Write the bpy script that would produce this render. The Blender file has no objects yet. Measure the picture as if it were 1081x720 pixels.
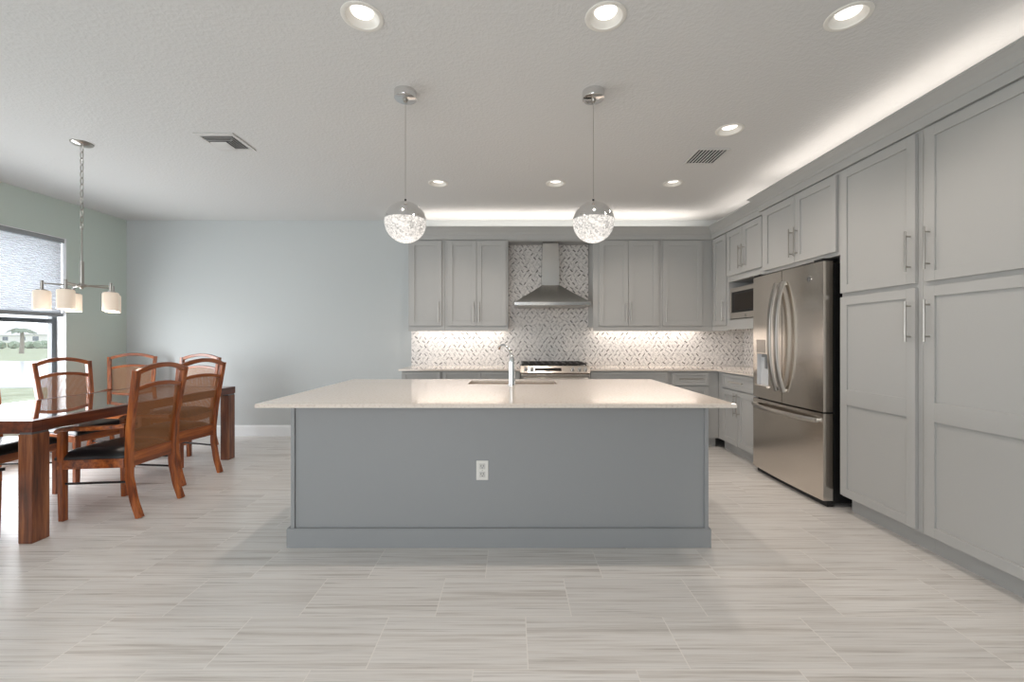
import bpy, bmesh, math, random
from mathutils import Vector, Matrix
random.seed(7)
PI = math.pi
sc = bpy.context.scene
col = sc.collection

# ------------------------------------------------------------------ camera, world, light, exposure
EYE = 1.24
cam_d = bpy.data.cameras.new('camera')
cam_d.sensor_width = 36.0
cam_d.lens = 450.0 / 1081.0 * 36.0
cam_d.shift_y = -2.0 / 1081.0
cam_d.clip_start = 0.05
cam_d.clip_end = 500
cam = bpy.data.objects.new('camera', cam_d)
cam.location = (0, 0, EYE)
cam.rotation_euler = (PI / 2, 0, 0)
col.objects.link(cam)
sc.camera = cam

sc.view_settings.view_transform = 'Standard'
sc.view_settings.look = 'None'
sc.view_settings.gamma = 1.0
sc.view_settings.use_curve_mapping = False
sc.view_settings.exposure = 0.15
sc.cycles.max_bounces = 10
sc.cycles.diffuse_bounces = 5
sc.cycles.glossy_bounces = 5
sc.cycles.transparent_max_bounces = 16
sc.cycles.sample_clamp_indirect = 6.0
sc.cycles.use_denoising = True

w = bpy.data.worlds.new('overcast_sky')
sc.world = w
w.use_nodes = True
wn = w.node_tree
bg = wn.nodes['Background']
bg.inputs[0].default_value = (0.86, 0.92, 1.0, 1)
bg.inputs[1].default_value = 1.7

ROOM_L, ROOM_R, ROOM_B, ROOM_F = -4.934, 2.97, 5.455, -3.6
CEIL = 2.76

LIGHTS = dict(
    patio=82.0,       # daylight from added, unseen glass doors behind the camera
    window=165.0,      # daylight through the dining window
    side=14.0,         # daylight from added, unseen glass doors in the left wall
    can=24.0,           # each recessed lamp
    cove=1.9,          # watts per metre of the strip above the cabinets
    under=1.7,         # watts per metre of the strip below the cabinets
    pendant=1.2,
    chandelier=1.3,
)
WARM = (1.0, 0.88, 0.78)
NEUTRAL = (1.0, 0.95, 0.91)
COVE = (1.0, 0.92, 0.85)


def area_lamp(name, loc, rot, sx, sy, power, color, parent=None, shape='RECTANGLE'):
    d = bpy.data.lights.new(name, 'AREA')
    d.shape = shape
    d.size = sx
    if shape in ('RECTANGLE', 'ELLIPSE'):
        d.size_y = sy
    d.energy = power
    d.color = color
    o = bpy.data.objects.new(name, d)
    o.location = loc
    o.rotation_euler = rot
    if parent:
        o.parent = parent
    col.objects.link(o)
    return o


# daylight lamps added at unseen openings behind and beside the camera
area_lamp('patio_daylight', (-1.9, ROOM_F + 0.02, 1.3), (PI / 2, 0, 0), 3.6, 2.3, LIGHTS['patio'], (0.97, 0.985, 1.0))
area_lamp('added_side_daylight', (ROOM_L - 0.1, -1.7, 1.25), (0, -PI / 2, 0), 2.3, 3.2, LIGHTS['side'], (0.93, 0.97, 1.0))
# dining window daylight
area_lamp('window_daylight', (ROOM_L - 0.3, 3.55, 1.4), (0, -PI / 2, 0), 1.8, 2.3, LIGHTS['window'], (0.94, 0.97, 1.0))


# ------------------------------------------------------------------ materials
def srgb(r, g, b):
    def f(c):
        c /= 255.0
        return c / 12.92 if c <= 0.04045 else ((c + 0.055) / 1.055) ** 2.4
    return (f(r), f(g), f(b), 1.0)


def mat(name, color, rough=0.5, metal=0.0, spec=0.5, **kw):
    m = bpy.data.materials.new(name)
    m.use_nodes = True
    b = m.node_tree.nodes['Principled BSDF']
    b.inputs['Base Color'].default_value = color
    b.inputs['Roughness'].default_value = rough
    b.inputs['Metallic'].default_value = metal
    b.inputs['Specular IOR Level'].default_value = spec
    for k, v in kw.items():
        b.inputs[k].default_value = v
    return m


class NT:
    def __init__(self, m):
        self.t = m.node_tree
        self.b = self.t.nodes['Principled BSDF']

    def n(self, typ, **kw):
        o = self.t.nodes.new(typ)
        for k, v in kw.items():
            setattr(o, k, v)
        return o

    def l(self, a, b):
        self.t.links.new(a, b)

    def math(self, op, a, b=None, c=None):
        o = self.n('ShaderNodeMath', operation=op)
        for i, v in enumerate((a, b, c)):
            if v is None:
                continue
            if isinstance(v, (int, float)):
                o.inputs[i].default_value = v
            else:
                self.l(v, o.inputs[i])
        return o.outputs[0]

    def mix(self, fac, a, b, blend='MIX'):
        o = self.n('ShaderNodeMix', data_type='RGBA', blend_type=blend)
        for sock, v in ((o.inputs['Factor'], fac), (o.inputs[6], a), (o.inputs[7], b)):
            if isinstance(v, (int, float)):
                sock.default_value = v
            elif isinstance(v, tuple):
                sock.default_value = v
            else:
                self.l(v, sock)
        return o.outputs[2]

    def ramp(self, fac, stops):
        o = self.n('ShaderNodeValToRGB')
        e = o.color_ramp.elements
        while len(e) < len(stops):
            e.new(0.5)
        for i, (p, c) in enumerate(stops):
            e[i].position = p
            e[i].color = c
        self.l(fac, o.inputs[0])
        return o.outputs[0]

    def bump(self, h, strength, dist=0.01):
        o = self.n('ShaderNodeBump')
        o.inputs['Strength'].default_value = strength
        o.inputs['Distance'].default_value = dist
        self.l(h, o.inputs['Height'])
        self.l(o.outputs[0], self.b.inputs['Normal'])


def noise_node(t, vec, scale, detail=3.0, rough=0.5):
    o = t.n('ShaderNodeTexNoise')
    o.inputs['Scale'].default_value = scale
    o.inputs['Detail'].default_value = detail
    o.inputs['Roughness'].default_value = rough
    t.l(vec, o.inputs['Vector'])
    return o.outputs[0]


M = {}
# painted walls
M['wall'] = mat('wall_paint', srgb(190, 194, 194), 0.7, spec=0.3)
M['wall_left'] = mat('sage_wall_paint', srgb(202, 213, 205), 0.7, spec=0.3)
M['ceiling'] = mat('ceiling_paint', srgb(211, 211, 210), 0.9, spec=0.15)
t = NT(M['ceiling'])
g = t.n('ShaderNodeNewGeometry')
nz = noise_node(t, g.outputs['Position'], 46, 3, 0.55)
t.bump(t.ramp(nz, [(0.42, (0, 0, 0, 1)), (0.62, (1, 1, 1, 1))]), 0.22, 0.005)
M['white_trim'] = mat('white_trim_paint', srgb(232, 234, 235), 0.45)
M['white_plastic'] = mat('white_plastic', srgb(228, 226, 220), 0.35)
M['cab'] = mat('grey_cabinet_paint', srgb(174, 174, 172), 0.42, spec=0.4)
M['island'] = mat('island_paint', srgb(150, 152, 153), 0.45, spec=0.4)
M['dark'] = mat('dark_void', srgb(18, 17, 16), 0.6)
M['black'] = mat('black_plastic', srgb(16, 16, 17), 0.4)
M['nickel'] = mat('brushed_nickel', srgb(176, 172, 166), 0.28, 1.0)
M['chrome'] = mat('chrome', srgb(226, 226, 226), 0.07, 1.0)
M['bronze_frame'] = mat('dark_window_frame', srgb(66, 70, 74), 0.4)


def steel(name, c, rough, vert=True):
    m = mat(name, c, rough, 1.0)
    t = NT(m)
    tc = t.n('ShaderNodeTexCoord')
    mp = t.n('ShaderNodeMapping')
    mp.inputs['Scale'].default_value = (1.5, 1.5, 260) if not vert else (220, 220, 1.2)
    t.l(tc.outputs['Object'], mp.inputs['Vector'])
    nz = noise_node(t, mp.outputs[0], 3, 3)
    t.l(t.math('MULTIPLY_ADD', nz, 0.16, rough - 0.08), t.b.inputs['Roughness'])
    t.bump(nz, 0.05, 0.002)
    return m


M['steel'] = steel('brushed_steel', srgb(220, 212, 203), 0.2, vert=False)
M['steel_hood'] = steel('brushed_hood_steel', srgb(200, 199, 196), 0.22, vert=False)

# quartz worktops: pale stone with faint flecks
M['quartz'] = mat('pale_quartz', srgb(226, 218, 208), 0.045, spec=0.5)
t = NT(M['quartz'])
g = t.n('ShaderNodeNewGeometry')
n1 = noise_node(t, g.outputs['Position'], 70, 3, 0.6)
n2 = noise_node(t, g.outputs['Position'], 7, 3, 0.6)
c1 = t.ramp(n1, [(0.34, srgb(210, 198, 186)), (0.47, srgb(223, 212, 201)), (0.62, srgb(226, 216, 205)), (0.74, srgb(214, 203, 192))])
t.l(t.mix(t.math('MULTIPLY', n2, 0.25), c1, srgb(216, 205, 194)), t.b.inputs['Base Color'])

# floor: 12x24 in porcelain planks with long streaks, each row shifted by a third
M['floor'] = mat('streaked_porcelain_tile', srgb(205, 202, 198), 0.3, spec=0.45)
t = NT(M['floor'])
g = t.n('ShaderNodeNewGeometry')
sp = t.n('ShaderNodeSeparateXYZ')
t.l(g.outputs['Position'], sp.inputs[0])
yr = t.math('DIVIDE', t.math('SUBTRACT', sp.outputs[1], 1.904), 0.305)
row = t.math('FLOOR', yr)
fy = t.math('SUBTRACT', yr, row)
xs = t.math('DIVIDE', t.math('SUBTRACT', t.math('SUBTRACT', sp.outputs[0], 0.266), t.math('MULTIPLY', row, 0.2055)), 0.61)
ci = t.math('FLOOR', xs)
fx = t.math('SUBTRACT', xs, ci)
ex = t.math('MULTIPLY', t.math('MINIMUM', fx, t.math('SUBTRACT', 1.0, fx)), 0.61)
ey = t.math('MULTIPLY', t.math('MINIMUM', fy, t.math('SUBTRACT', 1.0, fy)), 0.305)
edge = t.math('MINIMUM', ex, ey)
grout = t.math('LESS_THAN', edge, 0.0022)
idv = t.n('ShaderNodeCombineXYZ')
t.l(ci, idv.inputs[0])
t.l(row, idv.inputs[1])
wn_ = t.n('ShaderNodeTexWhiteNoise', noise_dimensions='2D')
t.l(idv.outputs[0], wn_.inputs['Vector'])
rnd = wn_.outputs['Value']
cv = t.n('ShaderNodeCombineXYZ')
t.l(t.math('MULTIPLY_ADD', rnd, 37.0, t.math('MULTIPLY', sp.outputs[0], 0.9)), cv.inputs[0])
t.l(t.math('MULTIPLY_ADD', rnd, 11.0, t.math('MULTIPLY', sp.outputs[1], 26.0)), cv.inputs[1])
s1 = noise_node(t, cv.outputs[0], 1.0, 5, 0.62)
cv2 = t.n('ShaderNodeCombineXYZ')
t.l(t.math('MULTIPLY_ADD', rnd, 17.0, t.math('MULTIPLY', sp.outputs[0], 2.0)), cv2.inputs[0])
t.l(t.math('MULTIPLY_ADD', rnd, 29.0, t.math('MULTIPLY', sp.outputs[1], 95.0)), cv2.inputs[1])
s2 = noise_node(t, cv2.outputs[0], 1.0, 3, 0.6)
base = t.ramp(s1, [(0.30, srgb(158, 149, 141)), (0.40, srgb(198, 192, 185)), (0.50, srgb(224, 221, 217)), (0.60, srgb(229, 227, 224)), (0.70, srgb(198, 190, 182))])
fine = t.ramp(s2, [(0.34, srgb(182, 176, 170)), (0.55, srgb(229, 226, 222))])
b1 = t.mix(0.4, base, fine)
b2 = t.mix(t.math('MULTIPLY', rnd, 0.34), b1, srgb(198, 195, 192))
t.l(t.mix(grout, b2, srgb(230, 226, 221)), t.b.inputs['Base Color'])
t.l(t.math('MULTIPLY_ADD', s2, 0.15, 0.22), t.b.inputs['Roughness'])
t.bump(t.math('MULTIPLY', grout, -1.0), 0.3, 0.002)


# mosaic splashback: slim chips set at alternating diagonals
M['mosaic'] = mat('diagonal_chip_mosaic', srgb(220, 216, 212), 0.25, spec=0.5)
t = NT(M['mosaic'])
g = t.n('ShaderNodeNewGeometry')
sp = t.n('ShaderNodeSeparateXYZ')
t.l(g.outputs['Position'], sp.inputs[0])
u = t.math('ADD', sp.outputs[0], sp.outputs[1])
v = sp.outputs[2]
chips = None
CELL = 0.062
for k, (du, dv, amp) in enumerate(((0.0, 0.0, 1.0), (0.027, 0.031, 0.30))):
    vs_ = t.math('DIVIDE', t.math('ADD', v, dv), CELL * 0.86)
    vi = t.math('FLOOR', vs_)
    us_ = t.math('ADD', t.math('DIVIDE', t.math('ADD', u, du), CELL), t.math('MULTIPLY', vi, 0.5))
    ui = t.math('FLOOR', us_)
    cvx = t.n('ShaderNodeCombineXYZ')
    t.l(ui, cvx.inputs[0])
    t.l(vi, cvx.inputs[1])
    cvx.inputs[2].default_value = 3.1 * k
    wnn = t.n('ShaderNodeTexWhiteNoise', noise_dimensions='3D')
    t.l(cvx.outputs[0], wnn.inputs['Vector'])
    sc_ = t.n('ShaderNodeSeparateColor')
    t.l(wnn.outputs['Color'], sc_.inputs[0])
    r1, r2, r3 = sc_.outputs[0], sc_.outputs[1], sc_.outputs[2]
    a = t.math('MULTIPLY', t.math('ADD', t.math('SUBTRACT', t.math('SUBTRACT', us_, ui), 0.5), t.math('MULTIPLY_ADD', r2, 0.24, -0.12)), CELL)
    b = t.math('MULTIPLY', t.math('ADD', t.math('SUBTRACT', t.math('SUBTRACT', vs_, vi), 0.5), t.math('MULTIPLY_ADD', r3, 0.24, -0.12)), CELL * 0.86)
    # one of two diagonals, with a small random swing
    sgn = t.math('MULTIPLY_ADD', t.math('GREATER_THAN', t.math('FRACT', t.math('MULTIPLY', r2, 7.31)), 0.5), 2.0, -1.0)
    ang = t.math('MULTIPLY', sgn, t.math('MULTIPLY_ADD', r2, 0.5, 0.55))
    ca, sa = t.math('COSINE', ang), t.math('SINE', ang)
    p = t.math('ABSOLUTE', t.math('ADD', t.math('MULTIPLY', a, ca), t.math('MULTIPLY', b, sa)))
    q = t.math('ABSOLUTE', t.math('SUBTRACT', t.math('MULTIPLY', b, ca), t.math('MULTIPLY', a, sa)))
    sel = t.math('MULTIPLY', t.math('LESS_THAN', p, 0.021), t.math('LESS_THAN', q, 0.0064))
    dk = t.math('MULTIPLY', sel, t.math('MULTIPLY', t.math('MULTIPLY_ADD', wnn.outputs['Value'], 0.85, 0.12), amp))
    chips = dk if chips is None else t.math('MAXIMUM', chips, dk)
bn = noise_node(t, g.outputs['Position'], 60, 2)
basec = t.ramp(bn, [(0.35, srgb(205, 201, 198)), (0.55, srgb(230, 226, 222))])
t.l(t.mix(chips, basec, srgb(70, 66, 64)), t.b.inputs['Base Color'])


def wood(name, c_dark, c_mid, c_light, rough=0.28, axis='Z'):
    m = mat(name, c_mid, rough, spec=0.5)
    m.node_tree.nodes['Principled BSDF'].inputs['Coat Weight'].default_value = 0.35
    m.node_tree.nodes['Principled BSDF'].inputs['Coat Roughness'].default_value = 0.12
    t = NT(m)
    tc = t.n('ShaderNodeTexCoord')
    mp = t.n('ShaderNodeMapping')
    s = {'X': (2.5, 34, 34), 'Y': (34, 2.5, 34), 'Z': (34, 34, 2.5)}[axis]
    mp.inputs['Scale'].default_value = s
    t.l(tc.outputs['Object'], mp.inputs['Vector'])
    nz = noise_node(t, mp.outputs[0], 1.0, 4, 0.6)
    t.l(t.ramp(nz, [(0.3, c_dark), (0.5, c_mid), (0.7, c_light)]), t.b.inputs['Base Color'])
    return m


M['chair_wood'] = wood('cherry_wood', srgb(84, 38, 15), srgb(146, 74, 28), srgb(188, 110, 50))
M['chair_rail'] = wood('cherry_rail_wood', srgb(84, 38, 15), srgb(146, 74, 28), srgb(186, 108, 50), axis='Y')
M['table_leg'] = wood('dark_walnut_leg', srgb(66, 34, 18), srgb(112, 60, 32), srgb(150, 94, 56), 0.4)
M['table_edge'] = wood('dark_walnut_edge', srgb(58, 24, 12), srgb(94, 42, 22), srgb(120, 60, 32), 0.3, 'Y')
M['table_top'] = wood('polished_walnut_top', srgb(46, 22, 13), srgb(70, 34, 20), srgb(92, 48, 28), 0.05, 'Y')
for k_, v_ in (('Coat Weight', 1.0), ('Coat Roughness', 0.02), ('Coat IOR', 2.0)):
    M['table_top'].node_tree.nodes['Principled BSDF'].inputs[k_].default_value = v_
M['leather'] = mat('black_leather', srgb(20, 20, 22), 0.32, spec=0.6)

# woven cane: a fine lattice with open holes
M['cane'] = mat('woven_cane', srgb(158, 106, 62), 0.5)
t = NT(M['cane'])
tc = t.n('ShaderNodeTexCoord')
sp = t.n('ShaderNodeSeparateXYZ')
t.l(tc.outputs['Object'], sp.inputs[0])
fy = t.math('FRACT', t.math('DIVIDE', sp.outputs[1], 0.009))
fz = t.math('FRACT', t.math('DIVIDE', sp.outputs[2], 0.009))
hole = t.math('MULTIPLY', t.math('GREATER_THAN', fy, 0.28), t.math('GREATER_THAN', fz, 0.28))
tr = t.n('ShaderNodeBsdfTransparent')
mx = t.n('ShaderNodeMixShader')
t.l(hole, mx.inputs[0])
t.l(t.b.outputs[0], mx.inputs[1])
t.l(tr.outputs[0], mx.inputs[2])
t.l(mx.outputs[0], t.t.nodes['Material Output'].inputs[0])


def emit(name, color, strength, base=None):
    m = mat(name, base or color, 0.4)
    b = m.node_tree.nodes['Principled BSDF']
    b.inputs['Emission Color'].default_value = color
    b.inputs['Emission Strength'].default_value = strength
    return m


M['lens'] = emit('lamp_lens', (1.0, 0.95, 0.9, 1), 1.8)
M['led'] = emit('led_strip', (1.0, 0.9, 0.8, 1), 4.0)
M['opal'] = emit('opal_glass', (1.0, 0.80, 0.62, 1), 0.22, srgb(236, 222, 206))
M['bulb'] = emit('lamp_bulb', (1.0, 0.84, 0.62, 1), 5.0)

# crystal bowl of the pendants: crackled glass lit from inside
M['crystal'] = emit('crackled_crystal', (1.0, 0.95, 0.9, 1), 0.8, srgb(165, 162, 158))
t = NT(M['crystal'])
tc = t.n('ShaderNodeTexCoord')
vo = t.n('ShaderNodeTexVoronoi', feature='DISTANCE_TO_EDGE')
vo.inputs['Scale'].default_value = 105
t.l(tc.outputs['Object'], vo.inputs['Vector'])
vc = t.n('ShaderNodeTexVoronoi', feature='F1')
vc.inputs['Scale'].default_value = 105
t.l(tc.outputs['Object'], vc.inputs['Vector'])
bw = t.n('ShaderNodeRGBToBW')
t.l(vc.outputs['Color'], bw.inputs[0])
st = t.math('MULTIPLY_ADD', bw.outputs[0], 0.75, 0.12)
t.l(st, t.b.inputs['Emission Strength'])
t.b.inputs['Roughness'].default_value = 0.15
t.bump(vo.outputs['Distance'], 0.8, 0.01)

# pleated shade on the window
M['shade'] = mat('pleated_shade_fabric', srgb(230, 231, 233), 0.8)
M['shade'].node_tree.nodes['Principled BSDF'].inputs['Transmission Weight'].default_value = 0.0
t = NT(M['shade'])
tl = t.n('ShaderNodeBsdfTranslucent')
tl.inputs[0].default_value = srgb(172, 178, 186)
mx = t.n('ShaderNodeMixShader')
mx.inputs[0].default_value = 0.10
t.l(t.b.outputs[0], mx.inputs[1])
t.l(tl.outputs[0], mx.inputs[2])
t.l(mx.outputs[0], t.t.nodes['Material Output'].inputs[0])

M['glass'] = mat('window_glass', (1, 1, 1, 1), 0.0, spec=0.5)
t = NT(M['glass'])
tr = t.n('ShaderNodeBsdfTransparent')
mx = t.n('ShaderNodeMixShader')
mx.inputs[0].default_value = 0.93
t.l(t.b.outputs[0], mx.inputs[1])
t.l(tr.outputs[0], mx.inputs[2])
t.l(mx.outputs[0], t.t.nodes['Material Output'].inputs[0])
M['oven_glass'] = mat('smoked_glass', srgb(34, 28, 24), 0.08, spec=0.6)

M['grass'] = mat('lawn', srgb(140, 152, 118), 0.9)
t = NT(M['grass'])
g = t.n('ShaderNodeNewGeometry')
nz = noise_node(t, g.outputs['Position'], 1.2, 4)
t.l(t.ramp(nz, [(0.35, srgb(142, 152, 122)), (0.65, srgb(176, 184, 156))]), t.b.inputs['Base Color'])
M['water'] = mat('pond_water', srgb(190, 198, 204), 0.15, spec=0.8)
M['frond'] = mat('palm_frond', srgb(126, 140, 122), 0.7)  # palm and hedge colours lightened to carry the haze of the far view
M['trunk'] = mat('palm_trunk', srgb(150, 142, 132), 0.8)
M['stucco'] = mat('pale_stucco', srgb(232, 231, 228), 0.8)
M['roof'] = mat('tile_roof', srgb(205, 204, 203), 0.8)  # roof and stucco made paler in place of distant haze
M['hedge'] = mat('hedge_leaves', srgb(142, 158, 136), 0.9)
M['house_glass'] = mat('house_window_glass', srgb(120, 130, 140), 0.2)


# ------------------------------------------------------------------ mesh builder
class MB:
    def __init__(self):
        self.bm = bmesh.new()

    def _tag(self, verts, mi, bev=0.0, seg=2):
        faces = set()
        for v_ in verts:
            faces.update(v_.link_faces)
        for f in faces:
            f.material_index = mi
        if bev > 0:
            edges = set()
            for f in faces:
                edges.update(f.edges)
            r = bmesh.ops.bevel(self.bm, geom=list(edges), offset=bev, segments=seg, affect='EDGES', profile=0.6)
            for f in r['faces']:
                f.material_index = mi
        return self

    def box(self, x0, x1, y0, y1, z0, z1, bev=0.0, mi=0, seg=2):
        r = bmesh.ops.create_cube(self.bm, size=1.0)
        vs = r['verts']
        for v_ in vs:
            v_.co = Vector(((x0 + x1) / 2 + v_.co.x * (x1 - x0), (y0 + y1) / 2 + v_.co.y * (y1 - y0), (z0 + z1) / 2 + v_.co.z * (z1 - z0)))
        return self._tag(vs, mi, bev, seg)

    def cyl(self, p0, p1, r0, r1=None, n=20, mi=0, caps=True):
        p0, p1 = Vector(p0), Vector(p1)
        d = p1 - p0
        r = bmesh.ops.create_cone(self.bm, cap_ends=caps, segments=n, radius1=r0, radius2=r0 if r1 is None else r1, depth=d.length)
        q = Vector((0, 0, 1)).rotation_difference(d.normalized()) if d.length else None
        for v_ in r['verts']:
            v_.co = (q @ v_.co) + (p0 + p1) / 2
        for v_ in r['verts']:
            for f in v_.link_faces:
                f.material_index = mi
        return self

    def lathe(self, prof, c=(0, 0, 0), n=32, mi=0):
        rings = []
        for (r, z) in prof:
            if r < 1e-6:
                rings.append([self.bm.verts.new((c[0], c[1], c[2] + z))])
            else:
                rings.append([self.bm.verts.new((c[0] + r * math.cos(2 * PI * k / n), c[1] + r * math.sin(2 * PI * k / n), c[2] + z)) for k in range(n)])
        for a, b in zip(rings, rings[1:]):
            for k in range(n):
                k2 = (k + 1) % n
                if len(a) == 1 and len(b) == 1:
                    continue
                if len(a) == 1:
                    vs = [a[0], b[k2], b[k]]
                elif len(b) == 1:
                    vs = [a[k], a[k2], b[0]]
                else:
                    vs = [a[k], a[k2], b[k2], b[k]]
                f = self.bm.faces.new(vs)
                f.material_index = mi
        return self

    def sweep(self, pts, prof, up=Vector((0, 1, 0)), mi=0, scale=None, closed=False, caps=True):
        """sweep a closed 2-D profile [(a,b)..] along pts; a runs along up x tangent, b along up"""
        pts = [Vector(p) for p in pts]
        up = Vector(up)
        rings = []
        n = len(pts)
        for i, p in enumerate(pts):
            if closed:
                tg = (pts[(i + 1) % n] - pts[i - 1]).normalized()
            else:
                tg = (pts[min(i + 1, n - 1)] - pts[max(i - 1, 0)]).normalized()
            u_ = up - tg * up.dot(tg)
            if u_.length < 1e-5:
                u_ = Vector((1, 0, 0)) - tg * tg.x
            u_.normalize()
            s_ = u_.cross(tg)
            k = scale[i] if scale else 1.0
            rings.append([self.bm.verts.new(p + s_ * a * k + u_ * b * k) for a, b in prof])
        m = len(prof)
        pairs = list(zip(rings, rings[1:]))
        if closed:
            pairs.append((rings[-1], rings[0]))
        for a, b in pairs:
            for k in range(m):
                f = self.bm.faces.new([a[k], a[(k + 1) % m], b[(k + 1) % m], b[k]])
                f.material_index = mi
        if caps and not closed:
            self.bm.faces.new(rings[0][::-1]).material_index = mi
            self.bm.faces.new(rings[-1]).material_index = mi
        return self

    def tube(self, pts, r, n=10, up=(0, 1, 0), mi=0, scale=None, closed=False):
        prof = [(r * math.cos(2 * PI * k / n), r * math.sin(2 * PI * k / n)) for k in range(n)]
        return self.sweep(pts, prof, up, mi, scale, closed)

    def prism(self, poly, y0, y1, axis='Y', mi=0, bev=0.0):
        def P(a, b, y):
            return {'Y': (a, y, b), 'X': (y, a, b), 'Z': (a, b, y)}[axis]
        A = [self.bm.verts.new(P(a, b, y0)) for a, b in poly]
        B = [self.bm.verts.new(P(a, b, y1)) for a, b in poly]
        m = len(poly)
        self.bm.faces.new(A).material_index = mi
        self.bm.faces.new(B[::-1]).material_index = mi
        for k in range(m):
            self.bm.faces.new([A[k], B[k], B[(k + 1) % m], A[(k + 1) % m]]).material_index = mi
        if bev:
            self._tag(A + B, mi, bev)
        return self

    def build(self, name, mats, parent=None, smooth=False, angle=35, loc=None):
        bmesh.ops.recalc_face_normals(self.bm, faces=self.bm.faces[:])
        me = bpy.data.meshes.new(name)
        if smooth:
            for f in self.bm.faces:
                f.smooth = True
            for e in self.bm.edges:
                if len(e.link_faces) == 2 and e.calc_face_angle(0) > math.radians(angle):
                    e.smooth = False
        self.bm.to_mesh(me)
        self.bm.free()
        for m_ in (mats if isinstance(mats, (list, tuple)) else [mats]):
            me.materials.append(M[m_] if isinstance(m_, str) else m_)
        o = bpy.data.objects.new(name, me)
        col.objects.link(o)
        if parent:
            o.parent = parent
        if loc:
            o.location = loc
        return o


def tag(o, label=None, cat=None, group=None, kind=None):
    if label:
        o['label'] = label
    if cat:
        o['category'] = cat
    if group:
        o['group'] = group
    if kind:
        o['kind'] = kind
    return o


def thing(name, label, cat, loc=(0, 0, 0), rz=0.0, group=None):
    o = bpy.data.objects.new(name, None)
    o.empty_display_size = 0.1
    o.location = loc
    o.rotation_euler = (0, 0, rz)
    col.objects.link(o)
    return tag(o, label, cat, group)


def copy_tree(o, parent=None):
    c = o.copy()
    col.objects.link(c)
    if parent:
        c.parent = parent
    for ch in list(o.children):
        copy_tree(ch, c)
    return c


def struct(o):
    o['kind'] = 'structure'
    return o


# ------------------------------------------------------------------ room shell
WT = 0.2
b = MB().box(ROOM_L - WT, ROOM_R + WT, ROOM_F - WT, ROOM_B + WT, -0.15, 0.0)
struct(b.build('floor', 'floor'))
b = MB().box(ROOM_L - WT, ROOM_R + WT, ROOM_B, ROOM_B + WT, 0, CEIL)
struct(b.build('wall_back', 'wall'))
b = MB().box(ROOM_R, ROOM_R + WT, ROOM_F, ROOM_B, 0, CEIL)
struct(b.build('wall_right', 'wall'))

# left wall: window opening, plus unseen glass doors added to let in daylight
PZL = 2.44
WY0, WY1, WZ0, WZ1 = 2.4, 4.72, 0.42, 2.35
b = MB()
LY0, LY1 = -3.4, 0.0
b.box(ROOM_L - WT, ROOM_L, ROOM_F, LY0, 0, CEIL)
b.box(ROOM_L - WT, ROOM_L, LY1, WY0, 0, CEIL)
b.box(ROOM_L - WT, ROOM_L, LY0, LY1, PZL, CEIL)
b.box(ROOM_L - WT, ROOM_L, WY1, ROOM_B, 0, CEIL)
b.box(ROOM_L - WT, ROOM_L, WY0, WY1, 0, WZ0)
b.box(ROOM_L - WT, ROOM_L, WY0, WY1, WZ1, CEIL)
struct(b.build('wall_left', 'wall_left'))
# wall behind the camera; its wide unseen doors are added as a daylight source
PX0, PX1, PZ1 = -3.8, 0.0, 2.44
b = MB()
b.box(ROOM_L, PX0, ROOM_F - WT, ROOM_F, 0, CEIL)
b.box(PX1, ROOM_R, ROOM_F - WT, ROOM_F, 0, CEIL)
b.box(PX0, PX1, ROOM_F - WT, ROOM_F, PZ1, CEIL)
struct(b.build('wall_front', 'wall'))
b = MB()
for x in (PX0, PX0 + 1.87, PX1 - 0.06):
    b.box(x, x + 0.06, ROOM_F - 0.12, ROOM_F - 0.06, 0, PZ1)
b.box(PX0, PX1, ROOM_F - 0.12, ROOM_F - 0.06, PZ1 - 0.06, PZ1)
b.box(PX0, PX1, ROOM_F - 0.12, ROOM_F - 0.06, 0, 0.05)
struct(b.build('added_door_1', 'bronze_frame'))  # unseen frame of the added rear daylight opening
b = MB()
for y in (LY0, (LY0 + LY1) / 2 - 0.03, LY1 - 0.06):
    b.box(ROOM_L - 0.16, ROOM_L - 0.12, y, y + 0.06, 0, PZL)
b.box(ROOM_L - 0.16, ROOM_L - 0.12, LY0, LY1, PZL - 0.06, PZL)
b.box(ROOM_L - 0.16, ROOM_L - 0.12, LY0, LY1, 0, 0.05)
struct(b.build('added_door_2', 'bronze_frame'))  # unseen frame of the added side daylight opening

# ceiling slab with round holes for the recessed lamps
CANS = [(-0.706, 2.01), (0.442, 2.01), (1.586, 2.01), (1.58, 3.095), (-0.72, 4.158), (0.425, 4.158), (1.571, 4.158)]
CAN_R = 0.078
bm = bmesh.new()


def loop(pts):
    vs = [bm.verts.new((x, y, CEIL)) for x, y in pts]
    return [bm.edges.new((vs[i], vs[(i + 1) % len(vs)])) for i in range(len(vs))]


edges = loop([(ROOM_L - WT, ROOM_F - WT), (ROOM_R + WT, ROOM_F - WT), (ROOM_R + WT, ROOM_B + WT), (ROOM_L - WT, ROOM_B + WT)])
for cx, cy in CANS:
    edges += loop([(cx + CAN_R * math.cos(2 * PI * k / 32), cy + CAN_R * math.sin(2 * PI * k / 32)) for k in range(32)])
bmesh.ops.triangle_fill(bm, use_beauty=True, edges=edges, normal=(0, 0, -1))
r = bmesh.ops.extrude_face_region(bm, geom=bm.faces[:])
for e in r['geom']:
    if isinstance(e, bmesh.types.BMVert):
        e.co.z += 0.16
mb = MB.__new__(MB)
mb.bm = bm
struct(mb.build('ceiling', 'ceiling'))

# baseboards
b = MB()
prof = [(0, 0), (0.016, 0), (0.016, 0.115), (0.009, 0.135), (0, 0.14)]
b.prism([(ROOM_B - a, z) for a, z in prof], ROOM_L, -1.27, 'X')
struct(b.build('baseboard_back', 'white_trim'))
b = MB()
b.prism([(ROOM_L + a, z) for a, z in prof], LY1, ROOM_B - 0.016, 'Y')
struct(b.build('baseboard_left', 'white_trim'))

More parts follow.
